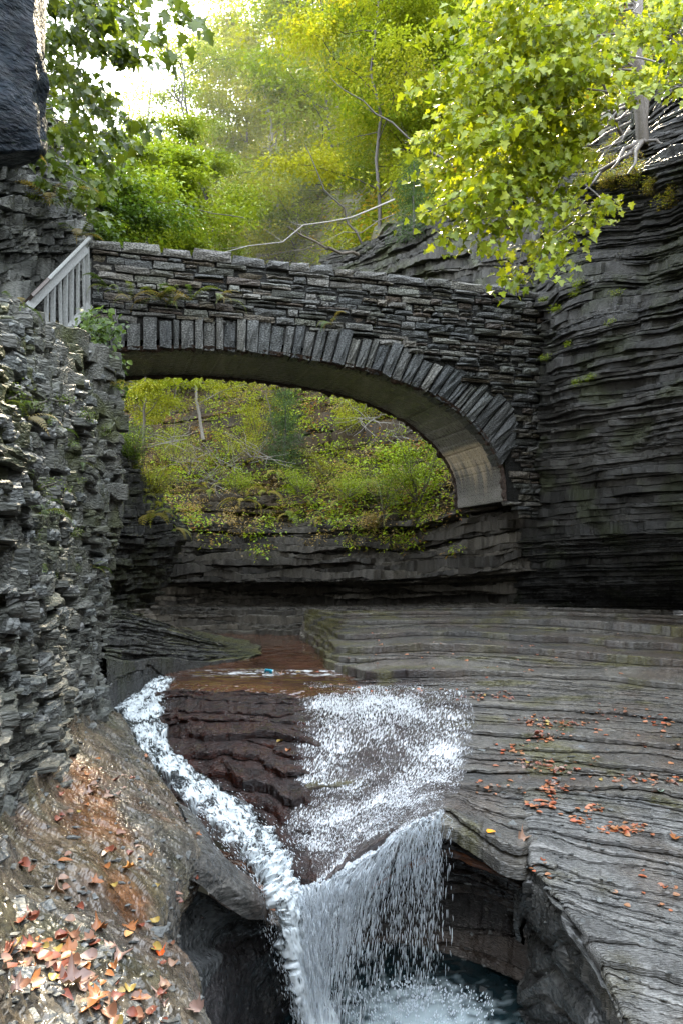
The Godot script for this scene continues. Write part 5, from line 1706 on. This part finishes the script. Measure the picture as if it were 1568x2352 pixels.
	var tips := [[1010, 380, 8.3, 230, 0], [1045, 450, 8.5, 260, 0], [1100, 480, 8.7, 250, 0], [1180, 430, 9.0, 240, 0], [1130, 200, 8.3, 120, 0], [1210, 240, 8.9, 130, 0], [1290, 300, 9.2, 200, 0], [1200, 60, 8.8, 10, 0], [1120, -10, 8.6, -60, 0], [1030, 40, 8.6, 150], [1000, 170, 8.4, 160], [1012, 300, 8.3, 200], [1020, 470, 8.2, 260], [1080, 400, 8.6, 240], [1075, 520, 8.3, 280], [1140, 560, 8.3, 290], [1215, 640, 8.3, 300], [1120, 120, 9.0, 80], [1160, 250, 8.6, 150], [1250, 60, 8.5, 20], [1180, -20, 9.4, -40], [1330, 40, 9.2, 0], [1100, 330, 8.0, 200], [1200, 160, 8.2, 80], [1500, 60, 9.2, 0], [1575, 120, 8.6, 40], [1590, 20, 9.0, -30], [1300, 180, 8.4, 90], [1060, 220, 9.0, 120], [1560, 200, 8.2, 120], [1090, 20, 9.6, -30]]
	for q in tips:
		var from := P(1452 - absf(q[3]) * 0.02, q[3], 10.6)
		B.append([from, P(q[0], q[1], q[2]), 0.016, 0.42 if q[0] < 1400 else 0.6, 1.0])
	var lm := []
	for i in 6: lm.append(leaf_shape("maple", hue(Color(0.36, 0.4, 0.016), Color(0.17, 0.24, 0.014))))
	maple(mp, B, 300, 0.09, Color(0.36, 0.4, 0.016), Color(0.15, 0.22, 0.014), grey, 19, lm)
	# maple that hangs in from the left
	base = P(40, 250, 12.5)
	var ml := root("maple_tree", base)
	tag(ml, "dark green maple hanging in from the left in front of the white sky", "tree")
	bark_tube("trunk", wander(Vector3(-0.6, -1.5, -0.5), Vector3(0.2, 4.0, 0.2), 8, 0.2), taper(9, 0.1, 0.05), brown, ml, 8)
	B = []
	for q in [[420, 30, 8.6, -120, 1.0], [360, 95, 8.8, -100, 1.0], [300, 60, 9, -140, 0.9], [345, 160, 9.2, 30, 0.8], [280, 130, 9.5, 40, 0.9], [250, 60, 10, 0, 0.8], [210, 180, 10, 120, 1.0], [240, 250, 10, 150, 1.0], [300, 270, 10.2, 200, 1.0], [180, 300, 10.5, 240, 1.1], [260, 360, 10.6, 300, 1.1], [200, 420, 11, 340, 1.1], [290, 330, 10.4, 260, 0.9], [150, 100, 10.5, 60, 1.0], [170, 20, 10, -60, 1.0], [140, 230, 11, 180, 1.1], [150, 380, 11.5, 330, 1.0], [220, 480, 11.6, 400, 1.0], [150, 450, 12, 400, 0.9], [235, 420, 14, 300, 1.3], [185, 330, 14.5, 250, 1.3], [262, 330, 14, 220, 1.3], [150, 420, 13.5, 330, 1.2], [215, 250, 14.5, 160, 1.3], [125, 300, 14, 200, 1.2], [290, 400, 14.5, 260, 1.3], [200, 470, 14.5, 350, 1.3]]:
		B.append([P(30, q[3], 12.3), P(q[0], q[1], q[2]), 0.014, 0.35, q[4]])
	lm = []
	for i in 4: lm.append(leaf_shape("maple", hue(Color(0.1, 0.15, 0.015), Color(0.06, 0.1, 0.015))))
	maple(ml, B, 260, 0.13, Color(0.14, 0.19, 0.015), Color(0.05, 0.09, 0.014), brown, 5, lm)
	# vine and bush under the railing
	var fm := [frond_mesh(16, 0.14, Color(0.07, 0.11, 0.02)), frond_mesh(16, 0.14, Color(0.11, 0.14, 0.03)), frond_mesh(16, 0.14, Color(0.2, 0.16, 0.05))]
	var rl := [leaf_shape("round", Color(0.1, 0.17, 0.03)), leaf_shape("round", Color(0.06, 0.11, 0.03)), leaf_shape("round", Color(0.14, 0.2, 0.03))]
	var bush := root("shrub", P(225, 780, 10.6))
	tag(bush, "trailing green shrub under the wooden railing at the bridge end", "shrub")
	tr = []
	for i in 34:
		var s := P(R(160, 280), R(700, 880), 10.9)
		var e := P(R(150, 305), R(720, 960), R(9.8, 10.7))
		var lp := wander(s - bush.position, e - bush.position, 4, 0.15, 0.1)
		obj("stem", tube_mesh(lp, taper(5, 0.008, 0.003), 4), M.bark_0, bush)
		for j in 34:
			var k := R(0.2, 0.999) * 4
			var p: Vector3 = lp[int(k)].lerp(lp[int(k) + 1], k - int(k)) + rdir() * 0.13
			tr.append([pose(p, Vector3(R(-1, 1), R(-0.9, 0), R(-0.3, 1)), UP + rdir() * 0.6 + Vector3(0, 0, 0.5), R(0.05, 0.115)), hue(Color(0.13, 0.21, 0.03), Color(0.05, 0.09, 0.03))])
	var t2 := []
	var c2 := []
	for i in tr.size():
		if i < 200: obj("leaf", rl[i % 3], M.leaf, bush).transform = tr[i][0]
		else:
			t2.append(tr[i][0])
			c2.append(tr[i][1])
	many("leaves", M.round_leaf, M.leaf, t2, c2, bush)
	# ferns
	for a in [[300, 690, 0.42, "fern at the upper left of the arch ring, nearest the railing"], [365, 690, 0.4, "fern on the spandrel above the third voussoir group, left of the yellow fern"], [395, 700, 0.46, "yellowish fern hanging over the arch ring"], [440, 690, 0.5, "broad green fern hanging from the middle of the left spandrel"], [500, 690, 0.42, "fern at the right of the fern row on the bridge"], [402, 668, 0.2, "small fern growing from the parapet above the fern row"], [760, 745, 0.32, "tuft of fern above the crown of the arch"], [245, 660, 0.36, "fern in the corner between railing and bridge"]]:
		var q := face(a[0], a[1])
		var d: float = 12.0 + 2.0 * q.x / 6.753
		fern(a[3], "ferns on the bridge face", P(a[0], a[1], d - 0.08), 6, a[2], Vector3(0.1, 0, 1), fm)
	for a in [[92, 1180, "small fern low on the left cliff, upper of the pair by the frame edge"], [60, 1245, "small fern low on the left cliff, lower of the pair by the frame edge"], [215, 1300, "bright little fern at the far edge of the left cliff"], [150, 860, "fern on the left cliff just below the railing"], [60, 830, "fern on the mossy top of the left cliff"], [230, 930, "fern under the trailing shrub"], [120, 990, "fern halfway up the left cliff"], [30, 700, "fern at the lower end of the handrail"], [190, 1060, "fern hanging near the far edge of the left cliff"], [50, 960, "fern near the left frame edge below the moss"], [255, 890, "fern right beside the arch's left end"], [110, 740, "fern on the moss at the foot of the railing"]]:
		var p := hit(a[0], a[1], 6)
		if p != Vector3.ZERO: fern(a[2], "ferns on the left cliff", p + Vector3(0.02, 0, 0.03), 5, R(0.16, 0.26), Vector3(0.7, 0, 0.7), fm)
	for a in [[120, 470, 12.0, 0.6, "fern high on the pale cliff under the hanging maple"], [160, 440, 12.4, 0.6, "fern at the right rim of the pale cliff"], [50, 350, 6.3, 0.25, "little fern under the dark overhang"], [185, 540, 12.6, 0.5, "fern at the foot of the pale cliff by the railing"]]:
		fern(a[4], "ferns on the upper left cliff", P(a[0], a[1], a[2]), 7, a[3], Vector3(0.5, 0, 0.8), fm)
	var ym := [frond_mesh(16, 0.14, Color(0.3, 0.25, 0.05)), frond_mesh(16, 0.14, Color(0.24, 0.25, 0.03)), frond_mesh(16, 0.14, Color(0.17, 0.22, 0.03))]
	var spots := [[330, 1150, 14.0], [370, 1190, 14.2], [400, 1215, 14.2], [350, 1190, 13.6], [610, 1130, 18.6], [700, 1150, 18.2], [560, 1150, 18.6], [780, 1150, 17.8], [860, 1200, 17.2], [820, 1185, 17.4], [740, 1190, 18], [480, 1130, 18.8], [660, 1180, 18.4], [920, 1180, 16.8], [850, 1110, 18], [640, 1085, 19]]
	var words := ["yellow fern highest on the dark rock left under the arch", "yellow fern at the middle of the dark rock's top", "yellow fern at the tip of the dark rock", "yellow fern in front on the dark rock left under the arch", "tan fern below the blue green evergreen", "tan fern right of the evergreen's foot", "tan fern left of the evergreen's foot", "green gold fern under the olive shrub", "fern on the lower rim of the mossy ledge, right", "fern beside the lower bright green shrub", "fern on the mossy ledge at the middle of the arch", "fern under the tangled dry shrub", "fern low at the middle of the slope", "fern under the bright green shrub", "fern between the two right hand shrubs", "fern just under the evergreen bush"]
	for i in spots.size():
		fern(words[i], "ferns on the slope under the arch", P(spots[i][0], spots[i][1], spots[i][2]), 7, R(0.4, 0.6), Vector3(0, 0, 1), ym)
	# tufts that grow out of the left cliff
	for i in 26:
		var p := hit(R(5, 262), R(690, 1350), 4)
		if p == Vector3.ZERO or -p.z > 11.2 or -p.z < 2.5: continue
		var low := p.y < CY + 0.9
		herb("cliff_plant", "little green plant rooted in a crack %s of the left cliff" % ("in the lower part" if low else "near the mossy top"), "plant", "plants in the left cliff", p, 0.1, R(0.06, 0.14), 3, 7, Color(0.14, 0.22, 0.04), Color(0.1, 0.13, 0.03), cl_fine, R(0.035, 0.06), 0.06)
	for i in 16:
		var p := hit(R(1345, 1560), R(330, 470), 4)
		if p == Vector3.ZERO or -p.z > 16: continue
		herb("cliff_plant", "green tuft on the top edge of the right cliff %s" % ("close to the maple's roots" if p.x > 3.6 else "left of the maple's roots"), "plant", "plants on the right cliff edge", p, 0.25, R(0.15, 0.35), 5, 12, lime, Color(0.3, 0.2, 0.06), cl_fine, R(0.06, 0.1), 0.1)
	for i in 12:
		var p := hit(R(1250, 1420), R(600, 900), 4)
		if p == Vector3.ZERO or -p.z > 15: continue
		herb("cliff_plant", "small plant in the face of the right cliff beside the bridge end", "plant", "plants on the right cliff face", p, 0.1, R(0.08, 0.16), 3, 7, lime, green, cl_fine, R(0.05, 0.08), 0.08)
	# dry stems on the slope
	for i in 7:
		var p := P([430, 520, 600, 400, 480, 850, 900][i], [1060, 1070, 1050, 1010, 1110, 960, 1000][i], 19.2)
		var b := root("dry_brush", p)
		tag(b, ["bundle of pale dry stems left under the arch", "pale dry stems right of the pale bundle under the arch", "dry stems at the foot of the thin yellow sapling", "dry stems behind the left shrubs", "dry stems fallen over the ledge at the left", "bare stems hanging under the arch, right", "bare stems above the bright green shrub"][i], "brush")
		for j in 14: bark_tube("stem", wander(Vector3(R(-0.3, 0.3), 0, 0), Vector3(R(-0.9, 0.9), R(-0.5, 0.7), R(0, 0.5)), 4, 0.15), taper(5, 0.01, 0.004), pale, b, 3)
func hill_at(u: float, v: float) -> Vector3:
	var H: Array = M.hill
	var k: float = v * (H.size() - 1)
	var i := mini(int(k), H.size() - 2)
	var q: float = u * (H[0].size() - 1)
	var j := mini(int(q), H[0].size() - 2)
	var a: Vector3 = H[i][j].lerp(H[i][j + 1], q - j)
	var b: Vector3 = H[i + 1][j].lerp(H[i + 1][j + 1], q - j)
	return a.lerp(b, k - i)

# ---- fallen leaves, can, loose stones -----------------------------------------------------------
func dead_leaf(kind: String, c: Color, curl: float, sd: int) -> ArrayMesh:
	var m := leaf_shape(kind, c)
	var a := m.surface_get_arrays(0)
	var v: PackedVector3Array = a[Mesh.ARRAY_VERTEX]
	var col: PackedColorArray = a[Mesh.ARRAY_COLOR]
	rng.seed = sd
	var k1 := R(-1, 1) * curl
	var k2 := R(0.2, 1) * curl
	for i in v.size():
		var p := v[i]
		var z := p.z - 0.45
		p.y += k2 * p.x * p.x * 1.6 + k1 * z * z * 0.9 + k1 * p.x * z * 0.8 + R(-0.02, 0.03)
		p.z = 0.45 + z * (1.0 - absf(k1) * 0.15)
		v[i] = p + Vector3(0, 0.06, -0.45)
		col[i] = tone(c, R(0.7, 1.25))
	return make_mesh(v, a[Mesh.ARRAY_INDEX], col)
func lie(p: Vector3, s: float, steep: float) -> Transform3D:
	var n := (UP + Vector3(R(-0.35, 0.35), 0, R(-0.1, 0.5) * steep)).normalized()
	var t := pose(p + n * 0.006, Vector3(R(-1, 1), 0, R(-1, 1)), n, s)
	return t
func build_details() -> void:
	rng.seed = 4242
	var O := Color(0.3, 0.11, 0.035)
	var Y := Color(0.32, 0.22, 0.055)
	var RD := Color(0.2, 0.055, 0.03)
	var T := Color(0.27, 0.155, 0.1)
	var PK := Color(0.24, 0.15, 0.12)
	var BR := Color(0.2, 0.09, 0.05)
	var big := [
		[201, 2322, 0.13, O, "round", "large orange leaf at the bottom edge of the near shelf"],
		[173, 2258, 0.15, PK, "maple", "large pinkish brown maple leaf beside the big orange leaf"],
		[264, 2219, 0.085, O, "round", "upright folded orange leaf in the middle of the near shelf"],
		[133, 2191, 0.09, Y, "round", "yellow leaf at the foot of the mossy step"],
		[356, 2118, 0.09, Y, "round", "bright yellow leaf on the rim above the pothole"],
		[375, 2185, 0.08, Color(0.7, 0.12, 0.02), "maple", "red orange leaf on the rim of the near shelf"],
		[298, 2150, 0.08, Color(0.66, 0.33, 0.12), "round", "pale orange leaf between the yellow leaf and the maple leaf"],
		[250, 2177, 0.1, PK, "maple", "pale pink maple leaf at the centre of the near shelf"],
		[302, 2271, 0.085, Y, "round", "olive yellow leaf low on the near shelf"],
		[379, 2265, 0.1, T, "maple", "pale tan leaf at the right rim of the near shelf"],
		[455, 2313, 0.11, PK, "maple", "brown pink leaf at the lowest corner of the near shelf"],
		[220, 2028, 0.1, O, "maple", "orange leaf at the end of the rust streak"],
		[262, 2038, 0.085, Y, "round", "golden leaf right of the orange leaf under the rust streak"],
		[246, 1995, 0.09, O, "round", "small orange leaf on the rust streak"],
		[294, 1999, 0.1, Color(0.5, 0.2, 0.03), "maple", "orange brown leaf in the crack of the rock shelf"],
		[365, 2034, 0.07, Y, "round", "yellow leaf on the layered rock above the pothole"],
		[348, 1963, 0.07, O, "maple", "curled orange leaf on the layered rock"],
		[242, 1963, 0.07, Color(0.7, 0.5, 0.35), "round", "cream coloured leaf beside the rust streak"],
		[105, 2011, 0.1, RD, "maple", "dark red leaf lying alone on the left of the shelf"],
		[54, 1989, 0.11, RD, "round", "long red leaf at the foot of the left wall"],
		[133, 2050, 0.1, T, "maple", "tan leaf above the mossy step"],
		[225, 2135, 0.11, O, "maple", "orange brown leaf right of the mossy step"],
		[457, 1919, 0.07, O, "maple", "orange leaf on the smooth lobe beside the chute"],
		[453, 2017, 0.06, RD, "round", "red brown leaf low on the smooth lobe"],
		[397, 2212, 0.09, T, "round", "tan leaf near the rim, right of the red orange leaf"],
		[201, 1776, 0.07, O, "maple", "orange leaf at the upper end of the rock shelf"],
		[305, 1790, 0.08, RD, "maple", "red leaf on the ledge next to the chute"],
		[165, 2150, 0.09, BR, "maple", "brown wet leaf under the mossy step"],
		[1125, 1915, 0.1, Color(0.75, 0.3, 0.02), "round", "single bright orange leaf near the lip, right of the fall"],
		[1182, 1968, 0.12, RD, "maple", "red leaf hanging over the rim at the crack"],
		[1200, 1925, 0.12, T, "maple", "tan curled leaf lying in the crack of the slab"],
		[640, 1700, 0.09, Y, "round", "upper yellow leaf stuck to the wet brown slab"],
		[660, 1722, 0.08, O, "round", "lower orange leaf stuck to the wet brown slab"],
		[336, 1738, 0.09, O, "round", "orange leaf caught at the edge of the chute"],
		[1410, 1905, 0.1, O, "maple", "orange leaf in the middle of the long leaf drift on the slab"],
		[1548, 1925, 0.11, O, "maple", "orange leaf at the right end of the long leaf drift"],
		[1500, 1785, 0.1, T, "round", "pale tan leaf on the slab near the right edge"],
		[1518, 1822, 0.09, Color(0.3, 0.42, 0.3), "round", "pale green leaf on the slab near the right edge"]]
	for i in big.size():
		var a: Array = big[i]
		var p := hit(a[0], a[1], 6)
		if p == Vector3.ZERO: continue
		var o := obj("fallen_leaf", dead_leaf(a[4], a[3], R(0.7, 1.6), 600 + i), M.litter)
		rng.seed = 7000 + i
		o.transform = lie(p, a[2] * (0.62 if a[0] < 480 else 0.85), 1.2)
		tag(o, a[5], "leaf", "fallen leaves")
	var kinds := []
	for i in 14: kinds.append(dead_leaf(["maple", "round", "round", "slim"][i % 4], [O, RD, BR, T, RD, PK, RD, O, BR, T, Y, RD, PK, BR][i], 0.7 + 0.15 * (i % 7), 800 + i))
	var looks := ["orange lobed leaf", "red oval leaf", "brown oval leaf", "narrow tan leaf", "red lobed leaf", "pinkish oval leaf", "red rounded leaf", "narrow orange leaf", "brown lobed leaf", "tan oval leaf", "yellow oval leaf", "narrow red leaf", "pinkish lobed leaf", "brown rounded leaf"]
	rng.seed = 99
	# small leaves on the near shelf
	for i in 150:
		var x := R(20, 470)
		var y := R(1980, 2350)
		if i > 118:
			x = R(130, 330)
			y = R(1740, 1980)
		elif i < 80:
			var f := R(0, 1)
			x = lerpf(70, 330, f) + rng.randfn(0, 45)
			y = lerpf(2170, 2320, f) + rng.randfn(0, 28)
		if absf(nz.get_noise_2d(x * 0.01, y * 0.012)) > 0.5: continue
		var p := hit(x, y, 3)
		if p == Vector3.ZERO or -p.z > 7: continue
		var kk := rng.randi() % 14
		var o := obj("fallen_leaf", kinds[kk], M.litter)
		o.transform = lie(p, R(0.03, 0.07), 1.2)
		tag(o, "small curled %s on the %s of the near left shelf" % [looks[kk], "upper half" if y < 1980 else ("middle" if y < 2160 else "low end")], "leaf", "leaf litter on the near left shelf")
	# drifts of red brown leaves on the slab
	var drifts := [[1130, 1600, 60, 8, 14], [1220, 1660, 45, 12, 16], [1255, 1690, 35, 10, 20], [1300, 1665, 50, 10, 14], [1100, 1600, 40, 8, 8], [1390, 1640, 80, 14, 10], [1240, 1755, 60, 8, 22], [1290, 1770, 30, 8, 10], [1460, 1790, 60, 10, 12], [1550, 1795, 25, 10, 8], [1270, 1820, 26, 20, 26], [1240, 1850, 40, 10, 14], [1430, 1905, 60, 10, 30], [1330, 1885, 30, 8, 8], [1360, 1860, 40, 12, 8], [1250, 1990, 40, 20, 5], [1540, 1660, 60, 20, 8], [1180, 1720, 30, 12, 10], [1130, 1815, 40, 20, 10], [1500, 2050, 60, 60, 8], [950, 1583, 160, 6, 8], [900, 1480, 140, 40, 10], [1200, 1500, 250, 40, 16], [1400, 1720, 150, 100, 20]]
	var n := 0
	var ltr := []
	var lco := []
	for d in drifts:
		for j in int(d[4] * 1.7):
			var x: float = d[0] + rng.randfn(0, 1) * d[2] * 0.6
			var y: float = d[1] + rng.randfn(0, 1) * d[3] * 0.6
			var p := hit(x, y, 3)
			if p == Vector3.ZERO or x > 1566: continue
			n += 1
			if n % 3 == 0:
				ltr.append(lie(p, R(0.03, 0.06), 0.8))
				lco.append(hue(Color(0.36, 0.08, 0.03), Color(0.34, 0.17, 0.08)))
				continue
			if n > 240:
				ltr.append(lie(p, R(0.03, 0.065), 0.8))
				lco.append(hue(Color(0.36, 0.08, 0.03), Color(0.34, 0.17, 0.08)))
				continue
			var kk := rng.randi() % 14
			var o := obj("fallen_leaf", kinds[kk], M.litter)
			o.transform = lie(p, R(0.03, 0.065), 0.8)
			tag(o, "small %s in %s on the right slab" % [looks[kk], "the upper leaf drift" if y < 1640 else ("the middle leaf drift" if y < 1740 else ("the drift along the crack" if x < 1350 else "the lower leaf drift"))], "leaf", "leaf drifts on the slab")
	tag(many("leaf_litter", leaf_shape("round"), M.litter, ltr, lco), "smallest red brown leaves scattered over the slab", "", "", "stuff")
	# leaves that float at the lip and on the ledges
	for q in [[620, 1530, 3], [700, 1535, 2], [780, 1570, 3], [860, 1572, 2]]:
		for j in q[2]:
			var o := obj("fallen_leaf", kinds[rng.randi() % 14], M.litter)
			var p := P(q[0] + R(-35, 35), 1300, 10.3 if q[1] < 1560 else 9.2)
			p.y = CY - 1.388
			o.transform = lie(p, R(0.05, 0.08), 0.0)
			tag(o, "small leaf floating on the brown water above the lip", "leaf", "leaves floating above the lip")
	# can
	var can := root("drink_can", Vector3((618 - CX) / F * 10.4, CY - 1.375, -10.4))
	tag(can, "dented teal can lying in the shallow water above the lip", "can")
	var teal := plain(Color(0.01, 0.16, 0.22), 0.25)
	teal.metallic = 0.5
	var silver := plain(Color(0.5, 0.52, 0.52), 0.3)
	silver.metallic = 0.8
	var axis := Vector3(1, -0.08, 0.2).normalized()
	obj("can_body", tube_mesh([-axis * 0.052, -axis * 0.05, axis * 0.04, axis * 0.052, axis * 0.058], [0.028, 0.034, 0.034, 0.031, 0.027], 18), teal, can)
	obj("can_end", tube_mesh([axis * 0.056, axis * 0.062, axis * 0.063], [0.029, 0.029, 0.026], 18), silver, can)
	obj("can_end", tube_mesh([-axis * 0.05, -axis * 0.056, -axis * 0.057], [0.03, 0.028, 0.02], 18), silver, can)
	# blocks that stand proud of the left cliff
	rng.seed = 1234
	var blocks := []
	for i in 12:
		var w := R(0.8, 1.5)
		var h := R(0.28, 0.5)
		var q := [Vector2(-w / 2, -h / 2 + R(-0.05, 0.05)), Vector2(w / 2, -h / 2 + R(-0.05, 0.05)), Vector2(w / 2 - R(0, 0.2), h / 2), Vector2(-w / 2 + R(0, 0.2), h / 2)]
		blocks.append(stone_block(q, -0.6, 0.25, 0.07, 0.09, Color(0.15, 0.165, 0.155).lerp(Color(0.26, 0.265, 0.25), R(0, 1))))
	var wall: Node = M.left_wall
	for i in 240:
		var p := hit(R(0, 250), R(690, 1680), 2)
		if p == Vector3.ZERO or -p.z > 11 or p.x > -1.2: continue
		var o := obj("stone", blocks[rng.randi() % 12], M.wall, wall)
		var s := R(0.07, 0.2)
		o.transform = Transform3D(Basis.from_euler(Vector3(R(-0.12, 0.12), PI / 2 + R(-0.35, 0.2) - 0.1, R(-0.12, 0.12))).scaled(Vector3(s, s, s)), p + Vector3(R(-0.05, 0.01), 0, 0))
	# chips of shale on the shelf
	var chip := stone_block([Vector2(-0.5, -0.4), Vector2(0.5, -0.3), Vector2(0.35, 0.4), Vector2(-0.4, 0.35)], -0.08, 0.08, 0.02, 0.05, Color(0.8, 0.8, 0.8))
	var tr := []
	var co := []
	for i in 520:
		var x := R(0, 470)
		var y := R(1650, 2352)
		if i > 240:
			x = R(1060, 1568)
			y = R(1600, 2300)
		var p := hit(x, y, 2)
		if p == Vector3.ZERO or -p.z > 8.3: continue
		var s := R(0.012, 0.045) * (1.0 if rng.randf() < 0.8 else 1.7)
		tr.append(Transform3D(Basis.from_euler(Vector3(-PI / 2 + R(-0.5, 0.5), R(-0.5, 0.5), R(-PI, PI))).scaled(Vector3(s, s, s)), p))
		co.append(tone(Color(0.25, 0.26, 0.25), R(0.6, 1.4)))
	tag(many("rubble", chip, M.wall, tr, co), "loose chips of grey shale on the ledges", "", "", "stuff")
	print("slab leaves ", n)
